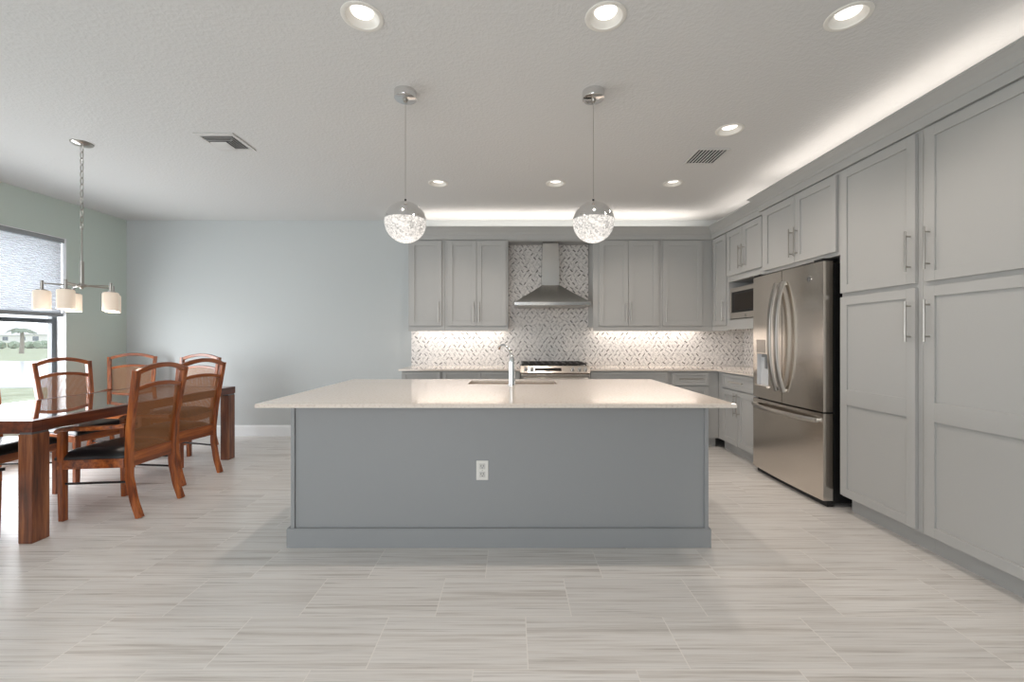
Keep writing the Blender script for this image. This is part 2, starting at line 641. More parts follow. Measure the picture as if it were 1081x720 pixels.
# window in the left wall
b = MB()
X0, X1 = ROOM_L - 0.15, ROOM_L - 0.10
fr = 0.055
b.box(X0, X1, WY0, WY0 + fr, WZ0, WZ1, 0.004)
b.box(X0, X1, WY1 - fr, WY1, WZ0, WZ1, 0.004)
b.box(X0, X1, WY0 + fr, WY1 - fr, WZ0, WZ0 + fr, 0.004)
b.box(X0, X1, WY0 + fr, WY1 - fr, WZ1 - fr, WZ1, 0.004)
b.box(X0 - 0.01, X1 + 0.01, WY0 + fr, WY1 - fr, 1.415, 1.46, 0.004)
win = struct(b.build('window_1', 'bronze_frame'))
b = MB().box(X0 + 0.015, X0 + 0.021, WY0 + fr, WY1 - fr, WZ0 + fr, 1.415)
b.box(X0 + 0.015, X0 + 0.021, WY0 + fr, WY1 - fr, 1.46, WZ1 - fr)
b.build('pane', 'glass', win)
b = MB().box(ROOM_L - 0.14, ROOM_L + 0.03, WY0, WY1, WZ0 - 0.03, WZ0 + 0.005, 0.004)
struct(b.build('trim_1', 'white_trim'))

b = MB()
b.box(ROOM_L - WT, ROOM_L + 0.001, WY1 - 0.006, WY1, WZ0, WZ1)
b.box(ROOM_L - WT, ROOM_L + 0.001, WY0, WY0 + 0.006, WZ0, WZ1)
b.box(ROOM_L - WT, ROOM_L + 0.001, WY0, WY1, WZ1 - 0.006, WZ1)
struct(b.build('trim_3', 'white_trim'))

# pleated shade
sh = thing('window_shade', 'white pleated shade lowered over the upper half of the dining window', 'window shade', (ROOM_L - 0.045, (WY0 + WY1) / 2, WZ1))
b = MB()
hy = (WY1 - WY0) / 2 - 0.012
npl = 34
zt, zb = -0.05, 1.525 - WZ1
verts = []
for i in range(npl * 2 + 1):
    z = zt + (zb - zt) * i / (npl * 2)
    x = 0.012 if i % 2 else -0.006
    verts.append((x, z))
for (xa, za), (xb, zb_) in zip(verts, verts[1:]):
    vs = [b.bm.verts.new(p) for p in ((xa, -hy, za), (xa, hy, za), (xb, hy, zb_), (xb, -hy, zb_))]
    b.bm.faces.new(vs)
bmesh.ops.remove_doubles(b.bm, verts=b.bm.verts[:], dist=1e-5)
b.build('pleated_fabric', 'shade', sh)
MB().box(-0.03, 0.03, -hy - 0.008, hy + 0.008, -0.05, -0.002, 0.004).build('head_rail', mat('shade_rail', srgb(150, 154, 156), 0.5), sh)
rail = MB().box(-0.02, 0.024, -hy, hy, 1.485 - WZ1, 1.525 - WZ1, 0.006).build('bottom_rail', mat('shade_bottom_rail', srgb(140, 145, 148), 0.5), sh)
MB().box(0.024, 0.034, 0.33, 0.45, 1.495 - WZ1, 1.512 - WZ1, 0.004).build('pull_tab', 'white_plastic', rail)

# ------------------------------------------------------------------ cabinets
DOOR_T = 0.02


def shaker(b, x0, x1, z0, z1, y=0.0, stile=0.058, mids=()):
    """a shaker front: recessed panel(s) in a raised frame; front face at y-DOOR_T"""
    f, k = y - DOOR_T, y - 0.001
    b.box(x0 + stile * 0.8, x1 - stile * 0.8, f + 0.010, k, z0 + stile * 0.8, z1 - stile * 0.8)
    e = 0.0016
    b.box(x0, x0 + stile, f, k, z0, z1, e)
    b.box(x1 - stile, x1, f, k, z0, z1, e)
    b.box(x0 + stile, x1 - stile, f, k, z0, z0 + stile, e)
    b.box(x0 + stile, x1 - stile, f, k, z1 - stile, z1, e)
    for a, c in mids:
        b.box(x0 + stile, x1 - stile, f, k, a, c, e)


def pull(x, z, length, y, vertical=True):
    b = MB()
    h = length / 2
    off = 0.032
    if vertical:
        b.cyl((x, y - off, z - h), (x, y - off, z + h), 0.0058, n=14)
        for s in (-1, 1):
            b.cyl((x, y, z + s * (h - 0.03)), (x, y - off, z + s * (h - 0.03)), 0.0045, n=12)
    else:
        b.cyl((x - h, y - off, z), (x + h, y - off, z), 0.0058, n=14)
        for s in (-1, 1):
            b.cyl((x + s * (h - 0.03), y, z), (x + s * (h - 0.03), y - off, z), 0.0045, n=12)
    return b


def cabinet(name, label, loc, rz, W, z0, z1, D, doors=(), drawers=(), toe=False, rail=None, group=None, extra=None, hollow=None, cat='cabinet'):
    """local: front faces -y, x runs left to right seen from the front, origin at the left front corner on the floor"""
    t_ = thing(name, label, cat, loc, rz, group)
    b = MB()
    if hollow:      # open niche between heights
        n0, n1 = hollow
        b.box(0, W, 0, D, n1, z1, 0.001)
        b.box(0, W, 0, D, z0, n0, 0.001)
        b.box(0, 0.02, 0, D, n0, n1)
        b.box(W - 0.02, W, 0, D, n0, n1)
        b.box(0.02, W - 0.02, D - 0.015, D, n0, n1)
    else:
        b.box(0, W, 0, D, z0, z1, 0.001)
    b.build('carcass', 'cab', t_)
    if toe:
        MB().box(0.0, W, 0.07, 0.085, 0, z0).build('toe_kick', 'cab', t_)
    if rail:
        MB().box(0, W, -0.004, 0.018, rail[0], rail[1], 0.002).build('light_rail', 'cab', t_)
    for dd in doors:
        x0, x1, a, c, hs, hz = dd[:6]
        mids = dd[6] if len(dd) > 6 else ()
        b = MB()
        shaker(b, x0, x1, a, c, mids=mids)
        d_ = b.build('door', 'cab', t_)
        if hs:
            hx = x0 + 0.03 if hs == 'L' else x1 - 0.03
            pull(hx, hz, 0.24, -DOOR_T).build('handle', 'nickel', d_, smooth=True)
    for (x0, x1, a, c, hl) in drawers:
        b = MB()
        shaker(b, x0, x1, a, c, stile=0.034 if c - a < 0.2 else 0.05)
        d_ = b.build('drawer', 'cab', t_)
        pull((x0 + x1) / 2, (a + c) / 2, hl, -DOOR_T, False).build('handle', 'nickel', d_, smooth=True)
    return t_


YB = 5.125           # face of the back wall cabinets
DU = ROOM_B - YB - 0.014
TOPB = 2.42          # top of the back door fronts
ZU = 1.385           # underside of the upper boxes
RAILZ = (1.335, 1.39)

UG = 'grey upper cabinets on the back wall'
cabinet('upper_cabinet', 'narrow single-door grey upper cabinet at the left end of the back wall', (-1.245, YB, 0), 0, 0.437, ZU, TOPB + 0.04, DU,
        doors=[(0.02, 0.402, 1.40, TOPB - 0.005, 'R', 1.565)], rail=RAILZ, group=UG)
cabinet('upper_cabinet', 'two-door grey upper cabinet just left of the steel range hood', (-0.806, YB, 0), 0, 0.76, ZU, TOPB + 0.04, DU,
        doors=[(0.036, 0.380, 1.40, TOPB - 0.005, 'R', 1.565), (0.384, 0.736, 1.40, TOPB - 0.005, 'L', 1.565)], rail=RAILZ, group=UG)
cabinet('upper_cabinet', 'two-door grey upper cabinet just right of the steel range hood', (0.975, YB, 0), 0, 0.805, ZU, TOPB + 0.04, DU,
        doors=[(0.068, 0.418, 1.40, TOPB - 0.005, 'R', 1.565), (0.422, 0.776, 1.40, TOPB - 0.005, 'L', 1.565)], rail=RAILZ, group=UG)
cabinet('upper_cabinet', 'wide single-door grey upper cabinet in the right corner of the back wall', (1.782, YB, 0), 0, 0.626, ZU, TOPB + 0.04, DU,
        doors=[(0.028, 0.498, 1.40, TOPB - 0.005, 'L', 1.565)], rail=(1.335, 1.39), group=UG)

XM = 2.41            # face of the shallow right-hand uppers
DM = ROOM_R - XM - 0.014
RZ = -PI / 2
RG = 'grey cabinets on the right wall'
cabinet('upper_cabinet', 'narrow tall-door grey upper cabinet between the back corner and the microwave', (XM, YB - 0.001, 0), RZ, 0.362, ZU, TOPB + 0.04, DM,
        doors=[(0.05, 0.350, 1.40, TOPB, 'R', 1.565)], rail=RAILZ, group=RG)
cabinet('upper_cabinet', 'grey two-door cabinet holding the microwave in an open niche', (XM, YB - 0.364, 0), RZ, 0.70, 1.375, TOPB + 0.04, DM,
        doors=[(0.012, 0.338, 1.934, TOPB, 'R', 2.10), (0.342, 0.675, 1.934, TOPB, 'L', 2.10)], hollow=(1.45, 1.87), rail=(1.345, 1.40), group=RG)

XP = 2.378           # face of the deep right-hand cabinets
DP = ROOM_R - XP - 0.014
TOPP = 2.438
cabinet('upper_cabinet', 'grey two-door cabinet above the refrigerator', (XP, 4.055, 0), RZ, 0.985, 1.85, TOPP + 0.03, DP,
        doors=[(0.055, 0.497, 1.878, TOPP, 'R', 2.045), (0.501, 0.950, 1.878, TOPP, 'L', 2.045)], group=RG)
PM = [(0.775, 0.885)]
cabinet('pantry_cabinet', 'tall grey pantry cabinet right beside the refrigerator', (XP, 3.068, 0), RZ, 0.602, 0.115, TOPP + 0.03, DP,
        doors=[(0.004, 0.574, 1.568, TOPP, 'R', 1.757), (0.004, 0.574, 0.127, 1.539, 'R', 1.345, PM)], toe=True, group='tall grey pantry cabinets', cat='pantry')
cabinet('pantry_cabinet', 'tall grey pantry cabinet nearest the camera, cut by the right edge', (XP, 2.465, 0), RZ, 0.605, 0.115, TOPP + 0.03, DP,
        doors=[(0.027, 0.600, 1.568, TOPP, 'L', 1.757), (0.027, 0.600, 0.127, 1.539, 'L', 1.345, PM)], toe=True, group='tall grey pantry cabinets', cat='pantry')
# base cabinets
YF = 4.865
BD = ROOM_B - YF - 0.014
CTZ0, CTZ1 = 0.88, 0.90
BG = 'grey base cabinets along the back wall'
RNG0, RNG1 = 0.098, 0.878
cabinet('base_cabinet', 'narrow grey base cabinet at the left end under the back counter', (-1.26, YF, 0), 0, 0.46, 0.11, CTZ0, BD,
        doors=[(0.015, 0.445, 0.125, 0.69, 'R', 0.55)], drawers=[(0.015, 0.445, 0.70, 0.868, 0.16)], toe=True, group=BG)
cabinet('base_cabinet', 'wide grey base cabinet just left of the cooking range', (-0.798, YF, 0), 0, RNG0 - 0.004 + 0.798, 0.11, CTZ0, BD,
        doors=[(0.015, 0.444, 0.125, 0.69, 'R', 0.55), (0.448, 0.877, 0.125, 0.69, 'L', 0.55)], drawers=[(0.015, 0.444, 0.70, 0.868, 0.2), (0.448, 0.877, 0.70, 0.868, 0.2)], toe=True, group=BG)
cabinet('base_cabinet', 'wide grey base cabinet just right of the cooking range', (RNG1 + 0.004, YF, 0), 0, 0.918, 0.11, CTZ0, BD,
        doors=[(0.015, 0.44, 0.125, 0.69, 'R', 0.55), (0.444, 0.885, 0.125, 0.69, 'L', 0.55)], drawers=[(0.015, 0.885, 0.70, 0.868, 0.3)], toe=True, group=BG)
cabinet('base_cabinet', 'grey drawer cabinet under the back counter near the corner', (1.802, YF, 0), 0, 0.552, 0.11, CTZ0, BD,
        drawers=[(0.018, 0.435, 0.715, 0.862, 0.28), (0.018, 0.435, 0.42, 0.70, 0.28), (0.018, 0.435, 0.125, 0.405, 0.28)], toe=True, group=BG)
XR = 2.356
cabinet('base_cabinet', 'pale grey base cabinet with one drawer over two doors left of the refrigerator', (XR, YF - 0.001, 0), RZ, 0.80, 0.11, CTZ0, ROOM_R - XR - 0.014,
        doors=[(0.115, 0.447, 0.125, 0.695, 'R', 0.555), (0.451, 0.785, 0.125, 0.695, 'L', 0.555)], drawers=[(0.115, 0.785, 0.71, 0.862, 0.26)], toe=True, group=RG)

# crown moulding over all wall cabinets
b = MB()


def crown_prof(z):
    return [(0.0, z), (0.022, z), (0.022, z + 0.058), (0.030, z + 0.062), (0.036, z + 0.078), (0.062, z + 0.108), (0.084, z + 0.128), (0.092, z + 0.132), (0.092, z + 0.142), (0.0, z + 0.142)]


def crown_run(path, z):
    """path: list of (x, y, nx, ny) - profile offsets travel along n"""
    prof = crown_prof(z)
    rings = [[b.bm.verts.new((x + nx * a, y + ny * a, h)) for a, h in prof] for x, y, nx, ny in path]
    m = len(prof)
    for A, B in zip(rings, rings[1:]):
        for k in range(m):
            b.bm.faces.new([A[k], A[(k + 1) % m], B[(k + 1) % m], B[k]])
    b.bm.faces.new(rings[0][::-1])
    b.bm.faces.new(rings[-1])


CZB = TOPB + 0.012
crown_run([(-1.245, ROOM_B - 0.002, -1, 0), (-1.245, YB, -1, -1), (XM, YB, -1, -1), (XM, 4.058, -1, 0)], CZB)
CZP = TOPP + 0.016
crown_run([(XM + 0.02, 4.055, 0, 1), (XP, 4.055, -1, 1), (XP, 1.86, -1, 0)], CZP)
b.box(-0.05, 0.98, YB, YB + 0.02, CZB - 0.012, CZB + 0.06)
b.box(-0.046, 0.976, YB + 0.02, ROOM_B - 0.001, TOPB + 0.022, TOPB + 0.038)  # unseen board added to keep cove light out of the hood gap
struct(b.build('trim_2', 'cab'))

# LED strips on top of the cabinets and their light
led = MB()
led.box(-1.2, 2.40, YB + 0.05, YB + 0.065, TOPB + 0.041, TOPB + 0.05)
led.box(XM + 0.06, XM + 0.075, 4.12, YB - 0.02, TOPB + 0.041, TOPB + 0.05)
led.box(XP + 0.06, XP + 0.075, 1.87, 4.04, TOPP + 0.031, TOPP + 0.04)
o = led.build('led_strip', 'led')
tag(o, 'thin glowing strip of lights hidden on top of the wall cabinets', 'light strip')
LC = LIGHTS['cove']
ZC_ = TOPB + 0.10


def aim(o, d):
    o.rotation_euler = Vector(d).to_track_quat('-Z', 'Y').to_euler()


o1 = area_lamp('cove_lamp', (0.55, YB + 0.13, ZC_ - 0.03), (0, 0, 0), 3.4, 0.16, LC * 4.2, COVE, o)
aim(o1, (0, -0.2, 0.98))
o1 = area_lamp('cove_lamp', (XM + 0.16, 4.6, ZC_ - 0.03), (0, 0, 0), 0.9, 0.16, LC * 0.9, COVE, o)
aim(o1, (-0.75, 0, 0.66))
o1 = area_lamp('cove_lamp', (XP + 0.15, 2.95, ZC_), (0, 0, 0), 2.1, 0.16, LC * 2.0, COVE, o)
aim(o1, (-0.75, 0, 0.66))

# splashback
b = MB()
b.box(-1.285, ROOM_R - 0.002, ROOM_B - 0.012, ROOM_B - 0.001, CTZ1, 1.40)
b.box(-0.044, 0.974, ROOM_B - 0.012, ROOM_B - 0.001, 1.40, 2.46)
tag(b.build('backsplash', 'mosaic'), 'speckled white and grey chip mosaic splashback behind the range and counters', 'backsplash')
b = MB().box(ROOM_R - 0.012, ROOM_R - 0.001, 4.062, ROOM_B - 0.013, CTZ1, 1.37)
tag(b.build('backsplash', 'mosaic'), 'short speckled mosaic splashback on the right wall under the microwave', 'backsplash')

# under-cabinet strips
LU = LIGHTS['under']
for (xa, xb, lab) in ((-1.2, -0.1, 'slim glowing strip under the upper cabinets left of the hood'), (1.05, 2.35, 'slim glowing strip under the upper cabinets right of the hood')):
    o = tag(MB().box(xa, xb, ROOM_B - 0.12, ROOM_B - 0.03, ZU - 0.008, ZU - 0.001, 0.001).build('under_cabinet_light', 'led'), lab, 'light strip', 'strips under the upper cabinets')
    area_lamp('strip_lamp', ((xa + xb) / 2, YB + 0.15, ZU - 0.02), (0, 0, 0), xb - xa, 0.03, LU * (xb - xa), NEUTRAL, o)
o = tag(MB().box(XM + 0.40, XM + 0.47, 4.10, 4.72, 1.366, 1.374, 0.001).build('under_cabinet_light', 'led'), 'slim glowing strip under the microwave cabinet', 'light strip', 'strips under the upper cabinets')
area_lamp('strip_lamp', (XM + 0.2, 4.6, 1.325), (0, 0, 0), 0.03, 0.9, LU * 0.8, NEUTRAL, o)

# back counters
OV = 0.025
FE = YF - DOOR_T - OV
b = MB().box(-1.285, RNG0 - 0.002, FE, ROOM_B - 0.013, CTZ0, CTZ1, 0.002)
tag(b.build('countertop', 'quartz'), 'pale quartz counter along the back wall left of the range', 'countertop')
b = MB()
XE = XR - DOOR_T - OV
b.prism([(RNG1 + 0.002, FE), (XE, FE), (XE, 4.062), (ROOM_R - 0.013, 4.062), (ROOM_R - 0.013, ROOM_B - 0.013), (RNG1 + 0.002, ROOM_B - 0.013)], CTZ0, CTZ1, 'Z', bev=0.002)
tag(b.build('countertop', 'quartz'), 'pale L-shaped quartz counter right of the range, turning towards the refrigerator', 'countertop')

# ------------------------------------------------------------------ island
IX0, IX1 = -1.318, 1.171
IY0, IY1 = 2.545, 3.58
isl = thing('kitchen_island', 'long grey kitchen island with plain front panel in the middle of the room', 'kitchen island', ((IX0 + IX1) / 2, IY0, 0))
hw = (IX1 - IX0) / 2
dp = IY1 - IY0
b = MB()
xo = hw - 0.012
b.box(-xo, xo, 0.006, 0.03, 0.0, CTZ0)
b.box(-xo, xo, dp - 0.05, dp - 0.03, 0.0, CTZ0)
b.box(-xo, -xo + 0.02, 0.03, dp - 0.05, 0.0, CTZ0)
b.box(xo - 0.02, xo, 0.03, dp - 0.05, 0.0, CTZ0)
b.box(-xo + 0.02, xo - 0.02, 0.03, dp - 0.05, 0.10, 0.12)
b.build('body', 'island', isl)
for s in (-1, 1):
    xa, xb = sorted((s * hw, s * (hw - 0.022)))
    MB().box(xa, xb, -0.006, dp - 0.03, 0.1, CTZ0, 0.002).build('corner_panel', 'island', isl)
b = MB()
pl = [(-hw - 0.021, -0.014), (hw + 0.012, -0.014), (hw + 0.012, dp - 0.05), (-hw - 0.021, dp - 0.05)]
b.prism(pl, 0, 0.108, 'Z')
b.prism([(x * 0.9985, y + (0.003 if y < 0 else 0)) for x, y in pl], 0.108, 0.114, 'Z')
b.build('plinth', 'island', isl)
for k in range(4):      # working side, towards the range
    xa = -hw + 0.03 + k * (2 * hw - 0.06) / 4
    b = MB()
    shaker(b, -(xa + (2 * hw - 0.06) / 4 - 0.004), -xa, 0.13, 0.86, 0)
    d_ = b.build('door', 'island', isl)
    d_.location = (0, dp - 0.03, 0)
    d_.rotation_euler = (0, 0, PI)
    pull(-xa - 0.03 if k % 2 else -(xa + (2 * hw - 0.06) / 4) + 0.034, 0.7, 0.2, -DOOR_T).build('handle', 'nickel', d_, smooth=True)

# outlet on the island front: px 502..515 x 486..506
ox, oz = (508.7 - 540) * 2.551 / 450, EYE - (496.3 - 358) * 2.551 / 450
ot = thing('power_outlet', 'white duplex power outlet on the grey island front', 'power outlet', (ox, IY0 + 0.006, oz))
MB().box(-0.036, 0.036, -0.006, 0.0, -0.058, 0.058, 0.003).build('cover_plate', 'white_plastic', ot)
for s in (-1, 1):
    b = MB().box(-0.017, 0.017, -0.0085, -0.006, s * 0.024 - 0.016, s * 0.024 + 0.016, 0.002)
    rc = b.build('receptacle', mat('outlet_face', srgb(205, 203, 198), 0.4), ot)
    b = MB()
    for q in (-0.007, 0.007):
        b.box(q - 0.0013, q + 0.0013, -0.0092, -0.008, s * 0.024 - 0.001, s * 0.024 + 0.009)
    b.cyl((0, -0.0092, s * 0.024 - 0.008), (0, -0.008, s * 0.024 - 0.008), 0.003, n=10)
    b.build('slot', 'dark', rc)
MB().cyl((0, -0.0075, 0), (0, -0.006, 0), 0.003, n=10).build('screw', 'nickel', ot)

# island counter with sink cut-out
SX0, SX1, SY0, SY1 = -0.335, 0.345, 3.225, 3.49
CX0, CX1, CY0, CY1 = -1.347, 1.178, 2.228, 3.62
bm = bmesh.new()


def cpts(z, rect):
    x0, x1, y0, y1 = rect
    return [bm.verts.new(p) for p in ((x0, y0, z), (x1, y0, z), (x1, y1, z), (x0, y1, z))]


O0, O1 = cpts(CTZ0, (CX0, CX1, CY0, CY1)), cpts(CTZ1, (CX0, CX1, CY0, CY1))
I0, I1 = cpts(CTZ0, (SX0, SX1, SY0, SY1)), cpts(CTZ1, (SX0, SX1, SY0, SY1))
for k in range(4):
    k2 = (k + 1) % 4
    bm.faces.new([O0[k], O0[k2], O1[k2], O1[k]])
    bm.faces.new([I0[k], I1[k], I1[k2], I0[k2]])
    bm.faces.new([O1[k], O1[k2], I1[k2], I1[k]])
    bm.faces.new([O0[k], I0[k], I0[k2], O0[k2]])
ed = [e for e in bm.edges if all(v_ in O0 + O1 for v_ in e.verts)]
bmesh.ops.bevel(bm, geom=ed, offset=0.002, segments=2, affect='EDGES')
mb = MB.__new__(MB)
mb.bm = bm
tag(mb.build('countertop', 'quartz'), 'large overhanging pale quartz top on the kitchen island', 'countertop')

# undermount sink: sits inside the island body (body has the bowl volume below the top)
sk = thing('kitchen_sink', 'steel undermount sink set in the island counter behind the faucet', 'sink', ((SX0 + SX1) / 2, (SY0 + SY1) / 2, CTZ0))
b = MB()
hx, hy_ = (SX1 - SX0) / 2 + 0.006, (SY1 - SY0) / 2 + 0.006
tk = 0.004
for (x0, x1, y0, y1) in ((-hx, hx, -hy_, -hy_ + tk), (-hx, hx, hy_ - tk, hy_), (-hx, -hx + tk, -hy_ + tk, hy_ - tk), (hx - tk, hx, -hy_ + tk, hy_ - tk)):
    b.box(x0, x1, y0, y1, -0.2, -0.0005)
b.box(-hx, hx, -hy_, hy_, -0.205, -0.2)
b.build('bowl', mat('sink_steel', srgb(190, 168, 146), 0.35, 1.0), sk)  # brown tint puts a reflected wood tone into the steel colour
MB().lathe([(0.0, 0.0035), (0.03, 0.0035), (0.042, 0.0055), (0.044, 0.0028), (0.0, 0.0028)], (0, 0.03, -0.203)).build('drain', 'chrome', sk, smooth=True)

# faucet
fc = thing('kitchen_faucet', 'chrome single-hole faucet standing on the island counter before the sink', 'faucet', (0.0, 3.13, CTZ1))
b = MB().lathe([(0.0, 0.0), (0.031, 0.0), (0.031, 0.006), (0.027, 0.010), (0.026, 0.02), (0.0255, 0.11), (0.023, 0.16), (0.020, 0.19), (0.016, 0.205), (0.0, 0.212)])
b.build('body', 'chrome', fc, smooth=True)
pts = [(0, 0, 0.195), (-0.006, 0.012, 0.225), (-0.02, 0.04, 0.258), (-0.04, 0.085, 0.285), (-0.062, 0.13, 0.297), (-0.082, 0.17, 0.294), (-0.096, 0.2, 0.280), (-0.102, 0.212, 0.262)]
b = MB().tube(pts, 0.0088, 12, up=(1, 0, 0), scale=[1.25, 1.15, 1.0, 0.95, 0.95, 1.0, 1.1, 1.1])
b.build('spout', 'chrome', fc, smooth=True)
# ------------------------------------------------------------------ range
RX = (RNG0 + RNG1) / 2
rg = thing('cooking_range', 'stainless slide-in gas range between the back counters under the hood', 'range', (RX, 4.80, 0))
rw = (RNG1 - RNG0) / 2 - 0.002
D_ = ROOM_B - 4.80
MB().box(-rw, rw, 0.03, D_ - 0.02, 0.03, 0.895, 0.002).build('body', 'steel', rg)
b = MB().prism([(0.005, 0.845), (-0.02, 0.862), (0.04, 0.935), (0.07, 0.938), (0.07, 0.845)], -rw - 0.004, rw + 0.004, 'X', bev=0.003)
panel = b.build('control_panel', 'steel', rg)
# panel slope direction in (y,z): from (-0.02,.862) to (0.04,.935)
nrm = Vector((0, -0.073, 0.06)).normalized()
for fx in (-0.86, -0.68, 0.5, 0.70, 0.88):
    c = Vector((fx * rw, 0.008, 0.897))
    b = MB().cyl(c, c + nrm * 0.012, 0.024, 0.023, 20)
    b.cyl(c + nrm * 0.012, c + nrm * 0.032, 0.019, 0.017, 20)
    kn = b.build('knob', 'chrome', panel, smooth=True)
c0 = Vector((-0.08, 0.0085, 0.897))
b = MB()
tdir = Vector((0, 0.06, 0.073)).normalized()
hw_, hh_ = 0.15, 0.02
vs = []
for dz in (0.0, 0.003):
    for sx, sz in ((-1, -1), (1, -1), (1, 1), (-1, 1)):
        vs.append(b.bm.verts.new(c0 + Vector((sx * hw_, 0, 0)) + tdir * sz * hh_ + nrm * dz))
b.bm.faces.new(vs[4:8])
for k in range(4):
    b.bm.faces.new([vs[k], vs[(k + 1) % 4], vs[4 + (k + 1) % 4], vs[4 + k]])
b.build('display', 'oven_glass', panel)
MB().box(-rw, rw, 0.07, D_ - 0.03, 0.895, 0.922, 0.004).build('cooktop', mat('black_enamel', srgb(30, 28, 27), 0.25), rg)
for gx in (-0.245, 0.0, 0.245):
    b = MB()
    w2 = 0.115
    for yy in (0.10, 0.32, 0.56):
        b.box(gx - w2, gx + w2, yy - 0.007, yy + 0.007, 0.945, 0.963, 0.003)
    for xx in (-w2, -0.04, 0.04, w2):
        b.box(gx + xx - 0.006, gx + xx + 0.006, 0.10, 0.56, 0.945, 0.963, 0.003)
    for xx in (-w2, w2):
        for yy in (0.10, 0.56):
            b.box(gx + xx - 0.008, gx + xx + 0.008, yy - 0.008, yy + 0.008, 0.92, 0.95)
    b.build('grate', mat('cast_iron', srgb(38, 34, 32), 0.45), rg)
for gx in (-0.245, 0.245):
    for yy in (0.2, 0.45):
        MB().lathe([(0.0, 0.022), (0.035, 0.02), (0.042, 0.01), (0.042, 0.0), (0.0, 0.0)], (gx, yy, 0.922), 20).build('burner', 'black', rg, smooth=True)
dr = MB().box(-rw, rw, -0.005, 0.03, 0.22, 0.84, 0.006).build('oven_door', 'steel', rg)
MB().box(-rw + 0.12, rw - 0.12, -0.008, -0.004, 0.36, 0.66, 0.002).build('oven_window', 'oven_glass', dr)
b = MB().tube([(-rw + 0.05, -0.005, 0.80), (-rw + 0.05, -0.045, 0.80)], 0.009, 10, up=(0, 0, 1))
b.tube([(rw - 0.05, -0.005, 0.80), (rw - 0.05, -0.045, 0.80)], 0.009, 10, up=(0, 0, 1))
b.tube([(x * (rw - 0.03), -0.045 - 0.012 * (1 - x * x), 0.80) for x in [k / 6 - 1 for k in range(13)]], 0.012, 12, up=(0, 0, 1))
b.build('oven_handle', 'nickel', dr, smooth=True)
MB().box(-rw, rw, -0.003, 0.03, 0.06, 0.21, 0.005).build('warming_drawer', 'steel', rg)

# ------------------------------------------------------------------ hood
HX = 0.473
hd = thing('range_hood', 'stainless chimney range hood with flared pyramid canopy over the range', 'range hood', (HX, ROOM_B - 0.013, 0))
hw_, hd_ = 0.445, 0.50
b = MB()
b.box(-hw_, hw_, -hd_, -0.002, 1.632, 1.672, 0.003)
b.build('canopy_rim', 'steel_hood', hd)
b = MB()
lev = []
for k in range(9):
    s = k / 8
    e = (1 - s) ** 1.25
    z = 1.672 + 0.225 * s
    xw = 0.105 + (hw_ - 0.004 - 0.105) * (0.85 * (1 - s) + 0.15 * e)
    yf = 0.25 + (hd_ - 0.004 - 0.25) * (0.85 * (1 - s) + 0.15 * e)
    lev.append([b.bm.verts.new(p) for p in ((-xw, -yf, z), (xw, -yf, z), (xw, -0.002, z), (-xw, -0.002, z))])
for A, B in zip(lev, lev[1:]):
    for k in range(4):
        b.bm.faces.new([A[k], A[(k + 1) % 4], B[(k + 1) % 4], B[k]])
b.bm.faces.new(lev[0][::-1])
b.bm.faces.new(lev[-1])
b.build('canopy', 'steel_hood', hd, smooth=True, angle=30)
b = MB().box(-0.105, 0.105, -0.25, -0.002, 1.885, 2.22, 0.004)
lo = b.build('chimney', 'steel_hood', hd)
b = MB().box(-0.098, 0.098, -0.243, -0.002, 2.20, 2.43, 0.004)
b.build('chimney_extension', 'steel_hood', hd)
b = MB()
for k in range(2):
    b.box(-0.40 + k * 0.41, -0.01 + k * 0.41, -0.45, -0.06, 1.627, 1.634, 0.002)
b.build('grease_filter', 'nickel', hd)
b = MB()
for k in range(5):
    b.cyl((-0.05 + k * 0.025, -hd_ - 0.004, 1.652), (-0.05 + k * 0.025, -hd_, 1.652), 0.006, n=12)
b.build('button', 'chrome', hd)

# ------------------------------------------------------------------ microwave
MWY0, MWY1 = 4.105, 4.737
mw = thing('microwave_oven', 'built-in stainless microwave with dark window in the niche left of the refrigerator', 'microwave', (XM + 0.012, MWY1, 1.452), RZ)
ww = MWY1 - MWY0
MB().box(0.004, ww - 0.004, 0.02, 0.40, 0.0, 0.34, 0.003).build('body', 'black', mw)
b = MB()
b.box(0, ww, 0, 0.02, 0.30, 0.345, 0.002)
b.box(0, ww, 0, 0.02, 0.0, 0.075, 0.002)
b.box(0, 0.03, 0, 0.02, 0.075, 0.30, 0.002)
b.box(ww - 0.03, ww, 0, 0.02, 0.075, 0.30, 0.002)
b.build('trim_frame', 'steel', mw)
d_ = MB().box(0.031, ww - 0.031, 0.004, 0.02, 0.076, 0.299, 0.002).build('door', 'black', mw)
MB().box(0.09, ww - 0.17, 0.001, 0.006, 0.10, 0.275, 0.002).build('door_window', mat('microwave_window', srgb(40, 33, 28), 0.3, spec=0.25), d_)
MB().box(0.02, ww - 0.02, -0.003, 0.004, 0.004, 0.012, 0.001).build('vent_slot', 'dark', mw)
b = MB().cyl((0.32, -0.002, 0.04), (0.32, 0.001, 0.04), 0.014, n=20)
b.build('emblem', 'nickel', mw)

# ------------------------------------------------------------------ refrigerator
FX = 2.29       # front of the doors at the edges
FY0, FY1 = 3.135, 4.045
fw = FY1 - FY0
rf = thing('refrigerator', 'stainless french-door refrigerator with water dispenser beside the tall pantry', 'refrigerator', (FX, FY1, 0), RZ)
BOW = 0.018


def bow(x):
    s = (2 * x / fw - 1)
    return -BOW * (1 - s * s)


